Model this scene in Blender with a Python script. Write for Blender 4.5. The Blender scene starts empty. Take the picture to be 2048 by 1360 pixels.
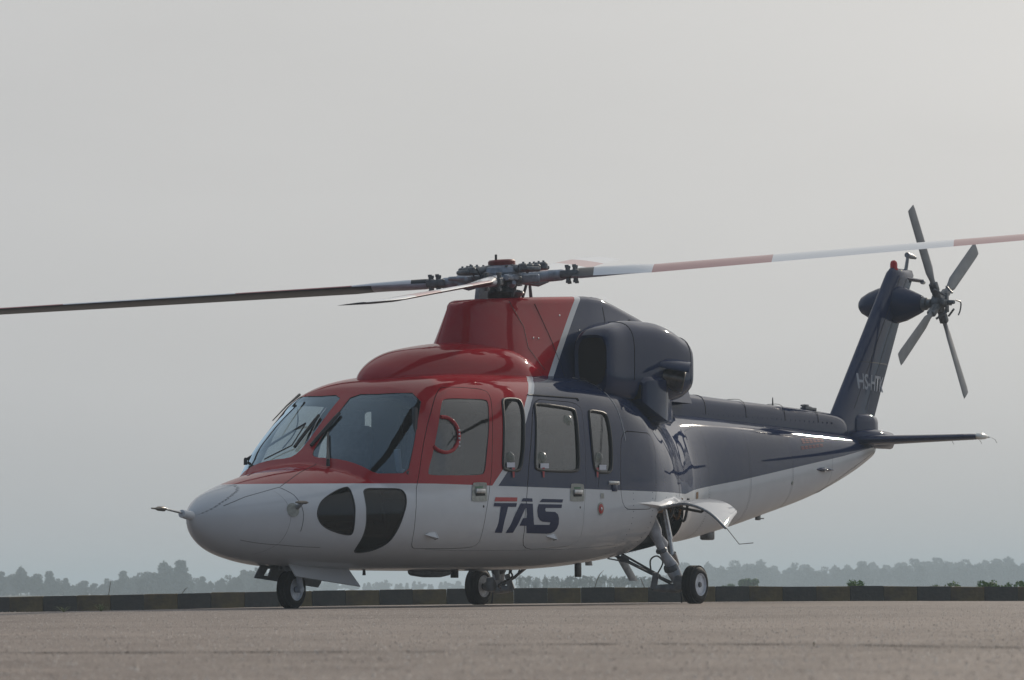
import bpy, bmesh, math, random
import numpy as np
from mathutils import Vector, Matrix
from mathutils.geometry import delaunay_2d_cdt

random.seed(7); rng = np.random.default_rng(7)
scene = bpy.context.scene
col = scene.collection

# ------------------------------------------------------------------ camera
CAM = np.array([-27.3162, -19.9787, 0.1555]); YAW, PITCH, ROLL, FPX = .5515, .0616, -.0070, 8068.7
fw = Vector((math.cos(PITCH)*math.cos(YAW), math.cos(PITCH)*math.sin(YAW), math.sin(PITCH)))
rt = Vector((math.sin(YAW), -math.cos(YAW), 0)); up = rt.cross(fw)
r2 = math.cos(ROLL)*rt + math.sin(ROLL)*up; u2 = -math.sin(ROLL)*rt + math.cos(ROLL)*up
cd = bpy.data.cameras.new('camera'); cam = bpy.data.objects.new('camera', cd); col.objects.link(cam)
cam.matrix_world = Matrix(((r2.x, u2.x, -fw.x, CAM[0]), (r2.y, u2.y, -fw.y, CAM[1]), (r2.z, u2.z, -fw.z, CAM[2]), (0, 0, 0, 1)))
cd.sensor_width = 36.0; cd.sensor_fit = 'HORIZONTAL'; cd.lens = 36.0*FPX/2048.0
cd.clip_start = .5; cd.clip_end = 9000
cd.dof.use_dof = True; cd.dof.focus_distance = 37.5; cd.dof.aperture_fstop = 13.0
scene.camera = cam

# ------------------------------------------------------------------ sky, sun, exposure
SUN_AZ = math.radians(3.0)      # measured from +X (aft) towards port (-Y): the sun stands behind the aircraft
SUN_EL = math.radians(24.0)
sdir = Vector((math.cos(SUN_EL)*math.cos(SUN_AZ), math.cos(SUN_EL)*math.sin(SUN_AZ), math.sin(SUN_EL)))
world = bpy.data.worlds.new('World'); scene.world = world; world.use_nodes = True
nt = world.node_tree; nt.nodes.clear()
W = lambda t: nt.nodes.new(t)
out = W('ShaderNodeOutputWorld'); bg = W('ShaderNodeBackground'); bg.inputs['Strength'].default_value = .1
bg2 = W('ShaderNodeBackground'); add = W('ShaderNodeAddShader')
sky = W('ShaderNodeTexSky'); sky.sky_type = 'NISHITA'; sky.sun_disc = False
sky.sun_elevation = SUN_EL; sky.sun_rotation = math.radians(90) - SUN_AZ; sky.dust_density = 6.0; sky.air_density = 1.4
hsv = W('ShaderNodeHueSaturation'); hsv.inputs['Saturation'].default_value = .18; hsv.inputs['Value'].default_value = .12
nt.links.new(sky.outputs[0], hsv.inputs['Color']); nt.links.new(hsv.outputs[0], bg.inputs['Color'])
# thick even haze: one smooth tone, a little brighter towards the sun, bluer and dimmer away from it
tc = W('ShaderNodeTexCoord'); dot = W('ShaderNodeVectorMath'); dot.operation = 'DOT_PRODUCT'
dot.inputs[1].default_value = sdir
nt.links.new(tc.outputs['Generated'], dot.inputs[0])
mr = W('ShaderNodeMapRange'); mr.inputs['From Min'].default_value = -1; mr.inputs['From Max'].default_value = 1
nt.links.new(dot.outputs['Value'], mr.inputs['Value'])
cr = W('ShaderNodeValToRGB'); e = cr.color_ramp.elements
e[0].position = 0; e[0].color = (.068, .102, .155, 1)
e[1].position = 1; e[1].color = (.60, .58, .54, 1)
for pos, c in ((.30, (.105, .150, .215)), (.5, (.20, .255, .335)), (.64, (.35, .415, .505)), (.76, (.43, .47, .525)), (.84, (.448, .458, .470)), (.90, (.474, .474, .472)), (.95, (.488, .484, .474))):
    k = cr.color_ramp.elements.new(pos); k.color = (*c, 1)
nt.links.new(mr.outputs[0], cr.inputs['Fac'])
# faint uneven layers in the haze
cn = W('ShaderNodeTexNoise'); cn.inputs['Scale'].default_value = 5.; cn.inputs['Detail'].default_value = 5; mpn = W('ShaderNodeMapping'); mpn.inputs['Scale'].default_value = (1, 1, 3.5)
nt.links.new(tc.outputs['Generated'], mpn.inputs[0]); nt.links.new(mpn.outputs[0], cn.inputs['Vector'])
cm = W('ShaderNodeMapRange'); cm.inputs['From Min'].default_value = .3; cm.inputs['From Max'].default_value = .7; cm.inputs['To Min'].default_value = .955; cm.inputs['To Max'].default_value = 1.045
nt.links.new(cn.outputs['Fac'], cm.inputs['Value']); vm = W('ShaderNodeVectorMath'); vm.operation = 'SCALE'
nt.links.new(cr.outputs[0], vm.inputs[0]); nt.links.new(cm.outputs[0], vm.inputs['Scale']); nt.links.new(vm.outputs[0], bg2.inputs['Color']); bg2.inputs['Strength'].default_value = 1.0
nt.links.new(bg.outputs[0], add.inputs[0]); nt.links.new(bg2.outputs[0], add.inputs[1]); nt.links.new(add.outputs[0], out.inputs[0])
ld = bpy.data.lights.new('sun', 'SUN'); ld.energy = 2.5; ld.angle = math.radians(.6); ld.color = (1, .88, .74)
sun = bpy.data.objects.new('sun', ld); col.objects.link(sun)
sun.rotation_euler = (-sdir).to_track_quat('-Z', 'Y').to_euler(); sun.location = (20, -5, 20)
scene.view_settings.view_transform = 'Standard'; scene.view_settings.look = 'None'
scene.view_settings.exposure = 0.0; scene.view_settings.gamma = 1.0; scene.view_settings.use_curve_mapping = False
scene.cycles.volume_bounces = 1; scene.cycles.max_bounces = 8; scene.cycles.transparent_max_bounces = 12

# ------------------------------------------------------------------ materials
def nodes(name):
    m = bpy.data.materials.new(name); m.use_nodes = True
    n = m.node_tree; b = n.nodes['Principled BSDF']
    return m, n, b
def mat(name, c, rough=.5, metal=0., coat=0., noise=0., nscale=8., bump=0., bscale=60., spec=.5, c2=None):
    m, n, b = nodes(name)
    b.inputs['Base Color'].default_value = (*c, 1); b.inputs['Roughness'].default_value = rough
    b.inputs['Metallic'].default_value = metal; b.inputs['Coat Weight'].default_value = coat; b.inputs['Coat Roughness'].default_value = .06
    b.inputs['Specular IOR Level'].default_value = spec
    if noise or c2:
        t = n.nodes.new('ShaderNodeTexCoord'); z = n.nodes.new('ShaderNodeTexNoise'); z.inputs['Scale'].default_value = nscale; z.inputs['Detail'].default_value = 6
        n.links.new(t.outputs['Object'], z.inputs['Vector'])
        r = n.nodes.new('ShaderNodeValToRGB'); r.color_ramp.elements[0].position = .3; r.color_ramp.elements[1].position = .7
        lo = c2 if c2 else tuple(v*(1-noise) for v in c); r.color_ramp.elements[0].color = (*lo, 1)
        r.color_ramp.elements[1].color = (*tuple(min(1, v*(1+noise*.4)) for v in c), 1)
        n.links.new(z.outputs['Fac'], r.inputs['Fac']); n.links.new(r.outputs[0], b.inputs['Base Color'])
    if bump:
        t = n.nodes.new('ShaderNodeTexCoord'); z = n.nodes.new('ShaderNodeTexNoise'); z.inputs['Scale'].default_value = bscale; z.inputs['Detail'].default_value = 5
        n.links.new(t.outputs['Object'], z.inputs['Vector'])
        p = n.nodes.new('ShaderNodeBump'); p.inputs['Strength'].default_value = bump; p.inputs['Distance'].default_value = .01
        n.links.new(z.outputs['Fac'], p.inputs['Height']); n.links.new(p.outputs[0], b.inputs['Normal'])
    return m
RED = (.36, .008, .017); NAVY = (.016, .029, .080); WHITE = (.62, .64, .66)
def fcurve(n, pts, x0, x1, y0, y1, src):
    """piecewise smooth function y(x) as nodes; pts in real units"""
    a = n.nodes.new('ShaderNodeMapRange'); a.inputs['From Min'].default_value = x0; a.inputs['From Max'].default_value = x1
    n.links.new(src, a.inputs['Value'])
    f = n.nodes.new('ShaderNodeValToRGB'); n.links.new(a.outputs[0], f.inputs['Fac'])
    P = [((x-x0)/(x1-x0), (y-y0)/(y1-y0)) for x, y in pts]; e = f.color_ramp.elements
    e[0].position = P[0][0]; e[0].color = (P[0][1],)*3+(1,); e[1].position = P[-1][0]; e[1].color = (P[-1][1],)*3+(1,)
    for q in P[1:-1]: k = e.new(q[0]); k.color = (q[1],)*3+(1,)
    b = n.nodes.new('ShaderNodeMapRange'); b.inputs['To Min'].default_value = y0; b.inputs['To Max'].default_value = y1
    n.links.new(f.outputs[0], b.inputs['Value']); return b.outputs[0]
def livery(name, waist=None, left=None, width=.095, solid=None):
    """gloss aircraft paint. waist: z(x) white below; left: x(z) red forward of it, white stripe, navy behind"""
    m, n, b = nodes(name)
    g = n.nodes.new('ShaderNodeNewGeometry'); tcn = n.nodes.new('ShaderNodeTexCoord'); s = n.nodes.new('ShaderNodeSeparateXYZ')
    n.links.new(tcn.outputs['Object'], s.inputs[0]); X, Z = s.outputs['X'], s.outputs['Z']
    def op(o, a, c):
        k = n.nodes.new('ShaderNodeMath'); k.operation = o
        for i, v in enumerate((a, c)):
            if isinstance(v, (int, float)): k.inputs[i].default_value = v
            else: n.links.new(v, k.inputs[i])
        return k.outputs[0]
    def mix(f, a, c):
        k = n.nodes.new('ShaderNodeMix'); k.data_type = 'RGBA'
        n.links.new(f, k.inputs['Factor'])
        for i, v in ((6, a), (7, c)):
            if isinstance(v, tuple): k.inputs[i].default_value = (*v, 1)
            else: n.links.new(v, k.inputs[i])
        return k.outputs[2]
    if solid: c = solid
    else:
        L = fcurve(n, left, 1.0, 3.2, 0., 8., Z)
        c = mix(op('GREATER_THAN', X, op('ADD', L, width)), mix(op('GREATER_THAN', X, L), RED, WHITE), NAVY)
    if waist:
        wz = fcurve(n, waist, 0., 13., 0., 2.2, X)
        c = mix(op('LESS_THAN', Z, wz), c, WHITE)
    # light dirt and fading
    z = n.nodes.new('ShaderNodeTexNoise'); z.inputs['Scale'].default_value = 3.5; z.inputs['Detail'].default_value = 8; z.inputs['Roughness'].default_value = .65
    n.links.new(tcn.outputs['Object'], z.inputs['Vector'])
    r = n.nodes.new('ShaderNodeMapRange'); r.inputs['From Min'].default_value = .35; r.inputs['From Max'].default_value = .75; r.inputs['To Min'].default_value = 0.; r.inputs['To Max'].default_value = .10
    n.links.new(z.outputs['Fac'], r.inputs['Value'])
    c = mix(r.outputs[0], c, (.17, .16, .145)) if not isinstance(c, tuple) else mix(r.outputs[0], c, tuple(.5*v+.05 for v in c))
    n.links.new(c, b.inputs['Base Color'])
    rr = n.nodes.new('ShaderNodeMapRange'); rr.inputs['To Min'].default_value = .38; rr.inputs['To Max'].default_value = .55
    n.links.new(z.outputs['Fac'], rr.inputs['Value']); n.links.new(rr.outputs[0], b.inputs['Roughness'])
    b.inputs['Specular IOR Level'].default_value = .0; b.inputs['Coat Weight'].default_value = .62; b.inputs['Coat Roughness'].default_value = .035
    z2 = n.nodes.new('ShaderNodeTexNoise'); z2.inputs['Scale'].default_value = 2.2; z2.inputs['Detail'].default_value = 2
    n.links.new(tcn.outputs['Object'], z2.inputs['Vector'])
    bp = n.nodes.new('ShaderNodeBump'); bp.inputs['Strength'].default_value = .07; bp.inputs['Distance'].default_value = .012
    n.links.new(z2.outputs['Fac'], bp.inputs['Height']); n.links.new(bp.outputs[0], b.inputs['Normal']); n.links.new(bp.outputs[0], b.inputs['Coat Normal'])
    return m
def glass(name, tint, refl=1.0, rough=.02, rc=(.95, .97, 1)):
    m = bpy.data.materials.new(name); m.use_nodes = True; n = m.node_tree; n.nodes.clear()
    o = n.nodes.new('ShaderNodeOutputMaterial'); t = n.nodes.new('ShaderNodeBsdfTransparent'); t.inputs[0].default_value = (*tint, 1)
    g = n.nodes.new('ShaderNodeBsdfGlossy'); g.inputs['Roughness'].default_value = rough; g.inputs['Color'].default_value = (*rc, 1)
    ge = n.nodes.new('ShaderNodeNewGeometry'); dt = n.nodes.new('ShaderNodeVectorMath'); dt.operation = 'DOT_PRODUCT'
    n.links.new(ge.outputs['Incoming'], dt.inputs[0]); n.links.new(ge.outputs['Normal'], dt.inputs[1])
    def mth(o, a, c):
        q = n.nodes.new('ShaderNodeMath'); q.operation = o
        for i, v in enumerate((a, c)):
            if isinstance(v, (int, float)): q.inputs[i].default_value = v
            elif v is not None: n.links.new(v, q.inputs[i])
        return q
    f = mth('ADD', mth('MULTIPLY', mth('POWER', mth('SUBTRACT', 1., mth('ABSOLUTE', dt.outputs['Value'], None).outputs[0]).outputs[0], 5.).outputs[0], .955).outputs[0], .045)
    k = n.nodes.new('ShaderNodeMath'); k.operation = 'MULTIPLY'; k.use_clamp = True; k.inputs[1].default_value = refl; n.links.new(f.outputs[0], k.inputs[0])
    x = n.nodes.new('ShaderNodeMixShader'); n.links.new(k.outputs[0], x.inputs[0]); n.links.new(t.outputs[0], x.inputs[1]); n.links.new(g.outputs[0], x.inputs[2])
    n.links.new(x.outputs[0], o.inputs[0]); return m

WAIST = [(0, 1.06), (.6, 1.058), (1.5, 1.069), (2.3, 1.076), (3.2, 1.072), (5.4, 1.069), (7.15, 1.068), (8.86, 1.241), (10.23, 1.405), (11.49, 1.555), (12.05, 1.632), (13, 1.75)]
STRIPE = [(1.0, 3.10), (1.075, 3.150), (1.216, 3.315), (1.491, 3.535), (1.63, 3.66), (1.74, 3.765), (1.847, 3.895), (1.907, 3.985), (1.992, 4.130), (2.066, 4.28), (2.12, 4.47), (3.2, 4.7)]
PSTRIPE = [(1.0, 4.35), (2.1, 4.93), (2.95, 5.96), (3.2, 6.26)]
M = dict(
    body=livery('body_paint', WAIST, STRIPE), pylon=livery('pylon_paint', None, PSTRIPE, .10), navy=livery('navy_paint', solid=NAVY),
    white=livery('white_paint', solid=WHITE), red=livery('red_paint', solid=RED),
    lining=mat('cabin_lining', (.115, .118, .115), .8), dark=mat('dark_recess', (.012, .012, .012), .8),
    rubber=mat('window_rubber', (.012, .012, .013), .45), seam=mat('seam_gap', (.010, .011, .013), .7),
    gl_wind=glass('windshield_glass', (.52, .60, .65), 2.3, rc=(.58, .78, .96)), gl_side=glass('side_window_glass', (.58, .60, .57), 2.0),
    gl_chin=glass('chin_window_glass', (.08, .09, .10), .8, .04),
    seat=mat('seat_fabric', (.10, .115, .14), .85, noise=.3, nscale=20), panel=mat('instrument_panel', (.02, .02, .02), .6), screen=mat('instrument_screen', (.01, .012, .02), .15),
    metal=mat('brushed_metal', (.50, .51, .52), .32, .9, noise=.25, nscale=30), steel=mat('dark_steel', (.17, .18, .19), .45, .5, noise=.4, nscale=25),
    black=mat('black_paint', (.014, .014, .016), .42, noise=.2, nscale=15), grey=mat('grey_paint', (.27, .285, .30), .45, noise=.35, nscale=14),
    gearwhite=mat('gear_white_paint', (.60, .64, .70), .4, noise=.3, nscale=12, c2=(.38, .41, .45)),
    tyre=mat('tyre_rubber', (.016, .015, .014), .78, noise=.4, nscale=20, bump=.3, bscale=90),
    rim=mat('wheel_rim_paint', (.74, .78, .84), .35, noise=.35, nscale=18),
    blade_low=mat('blade_underside', (.035, .038, .045), .4, noise=.25, nscale=4), cuff=mat('blade_cuff_paint', (.42, .46, .52), .35, noise=.2),
    tblade=mat('tail_blade_paint', (.24, .25, .26), .4, noise=.2), hub=mat('rotor_hub_paint', (.36, .40, .46), .42, .25, noise=.45, nscale=16), cap=mat('red_cap', (.20, .022, .018), .5, noise=.3, nscale=12),
    beacon=mat('red_beacon_lens', (.55, .01, .012), .2), decal_navy=mat('decal_navy', (.013, .022, .072), .5, spec=.2), decal_red=mat('decal_red', (.42, .016, .02), .45),
    plate=mat('handle_plate', (.36, .37, .33), .5, noise=.3, nscale=40), sticker=mat('white_sticker', (.62, .64, .70), .6), pull=mat('red_pull_tab', (.36, .015, .03), .5),
    stencil=mat('stencil_white', (.46, .49, .53), .7, spec=.0), faded=mat('faded_red_stencil', (.20, .06, .07), .6, spec=.1), bubble=glass('bubble_window', (.80, .82, .80), .8, .25),
    lens=mat('clear_lens', (.75, .76, .72), .12), soot=mat('exhaust_metal', (.20, .185, .165), .38, .8, noise=.4, nscale=18), greenlbl=mat('green_label', (.10, .20, .12), .6),
    orange=mat('orange_part', (.16, .075, .015), .6), hose=mat('hydraulic_hose', (.02, .022, .025), .5),
)

# ------------------------------------------------------------------ mesh helpers
def link(name, me, parent=None, **props):
    o = bpy.data.objects.new(name, me); col.objects.link(o)
    if parent is not None: o.parent = parent
    for k, v in props.items(): o[k] = v
    return o
def mesh(name, V, F, mats, parent=None, smooth=True, mi=None, normals=None, angle=None, **props):
    me = bpy.data.meshes.new(name); me.from_pydata([tuple(map(float, v)) for v in V], [], [tuple(map(int, f)) for f in F])
    for m in (mats if isinstance(mats, (list, tuple)) else [mats]): me.materials.append(m)
    if mi is not None: me.polygons.foreach_set('material_index', np.asarray(mi, dtype=np.int32))
    me.polygons.foreach_set('use_smooth', [smooth]*len(me.polygons)); me.update()
    if normals is not None: me.normals_split_custom_set_from_vertices([tuple(v) for v in normals])
    elif angle is not None:
        bm = bmesh.new(); bm.from_mesh(me)
        bmesh.ops.recalc_face_normals(bm, faces=bm.faces)
        for ed in bm.edges:
            ed.smooth = not (len(ed.link_faces) == 2 and ed.calc_face_angle(0) > math.radians(angle))
        bm.to_mesh(me); bm.free()
    return link(name, me, parent, **props)
class MB:
    """collects simple solids into one mesh"""
    def __init__(s): s.V, s.F, s.MI = [], [], []
    def add(s, V, F, mi=0):
        b = len(s.V); s.V += [tuple(v) for v in V]; s.F += [tuple(i+b for i in f) for f in F]; s.MI += [mi]*len(F); return s
    def box(s, c, d, R=None, mi=0, bev=0.):
        hx, hy, hz = (v/2 for v in d); R = R or Matrix.Identity(3)
        if bev <= 0:
            P = [(x*hx, y*hy, z*hz) for x in (-1, 1) for y in (-1, 1) for z in (-1, 1)]
            F = [(0, 1, 3, 2), (4, 6, 7, 5), (0, 4, 5, 1), (2, 3, 7, 6), (0, 2, 6, 4), (1, 5, 7, 3)]
        else:
            bm = bmesh.new(); bmesh.ops.create_cube(bm, size=1)
            for v in bm.verts: v.co = Vector((v.co.x*2*hx, v.co.y*2*hy, v.co.z*2*hz))
            bmesh.ops.bevel(bm, geom=bm.edges[:], offset=bev, segments=2, affect='EDGES', profile=.5)
            bm.verts.index_update(); P = [v.co[:] for v in bm.verts]; F = [[v.index for v in f.verts] for f in bm.faces]; bm.free()
        return s.add([Vector(c) + R @ Vector(q) for q in P], F, mi)
    def tube(s, pts, r, n=8, mi=0, caps=True, closed=False):
        pts = [Vector(q) for q in pts]; rs = r if isinstance(r, (list, tuple)) else [r]*len(pts)
        V, F = [], []; N = len(pts); ref = None
        for i, q in enumerate(pts):
            if closed: t = (pts[(i+1) % N]-pts[i-1]).normalized()
            else: t = (pts[min(i+1, N-1)]-pts[max(i-1, 0)]).normalized()
            if ref is None: ref = t.orthogonal().normalized()
            ref = (ref - t*ref.dot(t)); ref = ref.normalized() if ref.length > 1e-6 else t.orthogonal().normalized()
            b = t.cross(ref)
            for k in range(n):
                a = 2*math.pi*k/n; V.append(q + rs[i]*(math.cos(a)*ref + math.sin(a)*b))
        for i in range(N if closed else N-1):
            j = (i+1) % N
            for k in range(n): F.append((i*n+k, i*n+(k+1) % n, j*n+(k+1) % n, j*n+k))
        if caps and not closed: F.append(tuple(range(n))[::-1]); F.append(tuple((N-1)*n+k for k in range(n)))
        return s.add(V, F, mi)
    def lathe(s, c, axis, prof, n=24, mi=0, flat=None, caps=True):
        """prof: list of (along axis, radius)"""
        ax = Vector(axis).normalized(); a = ax.orthogonal().normalized(); b = ax.cross(a); V, F = [], []
        for t, r in prof:
            for k in range(n):
                g = 2*math.pi*k/n; V.append(Vector(c)+ax*t+r*(math.cos(g)*a+math.sin(g)*b))
        for i in range(len(prof)-1):
            for k in range(n): F.append((i*n+k, i*n+(k+1) % n, (i+1)*n+(k+1) % n, (i+1)*n+k))
        if caps: F.append(tuple(range(n))[::-1]); F.append(tuple((len(prof)-1)*n+k for k in range(n)))
        if flat is not None: V = [Vector((v.x, v.y, max(v.z, flat))) for v in V]
        return s.add(V, F, mi)
    def loft(s, rings, mi=0, caps=True, closed=True):
        n = len(rings[0]); V = [v for r in rings for v in r]; F = []
        for i in range(len(rings)-1):
            for k in range(n if closed else n-1): F.append((i*n+k, i*n+(k+1) % n, (i+1)*n+(k+1) % n, (i+1)*n+k))
        if caps: F.append(tuple(range(n))[::-1]); F.append(tuple((len(rings)-1)*n+k for k in range(n)))
        return s.add(V, F, mi)
    def plate(s, quad, th, mi=0):
        """planar polygon given thickness along its normal"""
        q = [Vector(v) for v in quad]; nn = (q[1]-q[0]).cross(q[2]-q[0]).normalized()*th/2; n = len(q)
        return s.add([v+nn for v in q]+[v-nn for v in q], [tuple(range(n)), tuple(range(2*n-1, n-1, -1))]+[(i, i+n, (i+1) % n+n, (i+1) % n) for i in range(n)], mi)
    def build(s, name, mats, parent=None, angle=35, **props):
        return mesh(name, s.V, s.F, mats, parent, True, s.MI, angle=angle, **props)
def se_ring(x, yc, zc, a, bu, bd, n, k=40, nd=None):
    """superellipse ring in the YZ plane"""
    R = []
    for i in range(k):
        t = 2*math.pi*i/k; c, q = math.cos(t), math.sin(t); b = bu if q >= 0 else bd; m = n if q >= 0 else (nd or n)
        r = (abs(c/a)**m + abs(q/b)**m)**(-1/m); R.append(Vector((x, yc+r*c, zc+r*q)))
    return R
def empty(name, loc, parent=None, **props):
    o = bpy.data.objects.new(name, None); col.objects.link(o); o.location = loc
    if parent is not None: o.parent = parent
    for k, v in props.items(): o[k] = v
    return o
def dup(o, parent=None):
    c = o.copy(); col.objects.link(c); c.parent = parent
    for ch in list(o.children): dup(ch, c)
    return c

# ------------------------------------------------------------------ fuselage shape
# x, a, zm, zb, zt, nl, nu   (lower body incl. nose, cabin, boom)
HULL=[
(0.00,.000,.775,.775,.775,2.0,2.0),
(0.02,.036,.775,.715,.825,2.0,2.0),
(0.06,.075,.775,.665,.860,2.0,2.0),
(0.15,.148,.775,.595,.915,2.1,2.0),
(0.30,.255,.780,.520,.980,2.1,2.0),
(0.55,.405,.785,.450,1.045,2.2,2.0),
(0.85,.560,.795,.402,1.115,2.3,2.0),
(1.20,.705,.805,.365,1.185,2.4,2.0),
(1.60,.850,.820,.345,1.250,2.5,2.1),
(2.10,.965,.845,.333,1.300,2.6,2.2),
(2.80,1.03,.870,.328,1.400,2.7,2.4),
(3.60,1.05,.900,.324,1.500,2.7,2.5),
(4.60,1.05,.920,.325,1.550,2.6,2.5),
(5.40,1.05,.940,.350,1.650,2.5,2.5),
(6.00,1.04,.960,.395,1.750,2.4,2.4),
(6.50,.958,.990,.440,1.850,2.3,2.3),
(6.90,.838,1.02,.485,1.900,2.3,2.3),
(7.30,.700,1.06,.530,1.915,2.3,2.4),
(7.70,.560,1.10,.575,1.915,2.3,2.6),
(8.20,.480,1.15,.620,1.905,2.3,2.8),
(9.00,.430,1.22,.735,1.890,2.3,2.8),
(10.0,.370,1.34,.910,1.865,2.3,2.7),
(11.0,.310,1.47,1.10,1.835,2.3,2.5),
(12.0,.235,1.60,1.37,1.800,2.2,2.3),
(12.4,.190,1.66,1.51,1.775,2.1,2.1),
(12.62,.13,1.67,1.60,1.74,2.0,2.0),
(12.72,.00,1.68,1.68,1.68,2.0,2.0)]
# canopy: x, ac, bc(top z), nc
CAN=[
(1.40,.45,1.06,2.4),
(1.50,.60,1.17,2.6),
(1.65,.74,1.31,2.8),
(1.80,.83,1.43,2.9),
(2.00,.905,1.60,3.0),
(2.20,.95,1.76,3.0),
(2.36,.97,1.875,3.0),
(2.50,.985,1.965,3.2),
(2.75,1.00,2.04,3.3),
(3.10,1.02,2.09,3.4),
(3.60,1.04,2.125,3.6),
(4.30,1.045,2.15,3.7),
(5.10,1.045,2.165,3.8),
(5.60,1.04,2.16,3.7),
(6.00,1.03,2.12,3.3),
(6.50,.955,2.02,2.6),
(6.90,.835,1.95,2.4),
(7.30,.68,1.90,2.4)]
def pch(x,xs,ys):
    # monotone-ish cubic (catmull w/ limiter)
    xs=np.asarray(xs,float);ys=np.asarray(ys,float);x=np.clip(x,xs[0],xs[-1])
    h=np.diff(xs);d=np.diff(ys)/h
    m=np.zeros_like(ys);m[0]=d[0];m[-1]=d[-1]
    for i in range(1,len(xs)-1):
        if d[i-1]*d[i]>0:
            w1=2*h[i]+h[i-1];w2=h[i]+2*h[i-1];m[i]=(w1+w2)/(w1/d[i-1]+w2/d[i])
    i=np.clip(np.searchsorted(xs,x,side='right')-1,0,len(xs)-2)
    t=(x-xs[i])/h[i]
    return (2*t**3-3*t**2+1)*ys[i]+(t**3-2*t**2+t)*h[i]*m[i]+(-2*t**3+3*t**2)*ys[i+1]+(t**3-t**2)*h[i]*m[i+1]
H=np.array(HULL);C=np.array(CAN)
def S(x,ph):
    """ph -90..90 deg (bottom..top), port side (y<0)"""
    x=np.asarray(x,float);ph=np.radians(np.asarray(ph,float))
    x=np.clip(x,0,12.72)
    xs=H[:,0]
    # radius-like quantities grow as sqrt near nose: interpolate in sqrt domain
    q=np.sqrt(np.maximum(x,0));qs=np.sqrt(xs)
    a,zm,zb,zt,nl,nu=[pch(q,qs,H[:,k]) for k in range(1,7)]
    tl=np.sqrt(np.clip((12.72-x)/.32,0,1)); ql=np.where(x>12.4,tl,1)
    a=np.where(x>12.4,.19*ql,a); zb=np.where(x>12.4,1.68-.17*ql,zb); zt=np.where(x>12.4,1.68+.095*ql,zt); zm=np.where(x>12.4,1.68-.02*ql,zm)
    c=np.cos(ph);s=np.sin(ph);e=1e-9
    b=np.where(s<0,zm-zb,zt-zm);n=np.where(s<0,nl,nu)
    r=(np.abs(c/(a+e))**n+np.abs(s/(b+e))**n)**(-1/n)
    ac,bc,nc=[pch(x,C[:,0],C[:,k]) for k in (1,2,3)]
    bc=np.maximum(bc-zm,.01)
    rc=(np.abs(c/ac)**nc+np.abs(s/bc)**nc)**(-1/nc)
    rc=np.where((s>0)&(x>=1.40)&(x<=7.3),rc,0)
    k=.012
    hh=np.clip(.5+.5*(rc-r)/k,0,1)
    r=r*(1-hh)+rc*hh+k*hh*(1-hh)*.6*(rc>0)
    return np.stack([x,-r*c,zm+r*s],-1)

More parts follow.
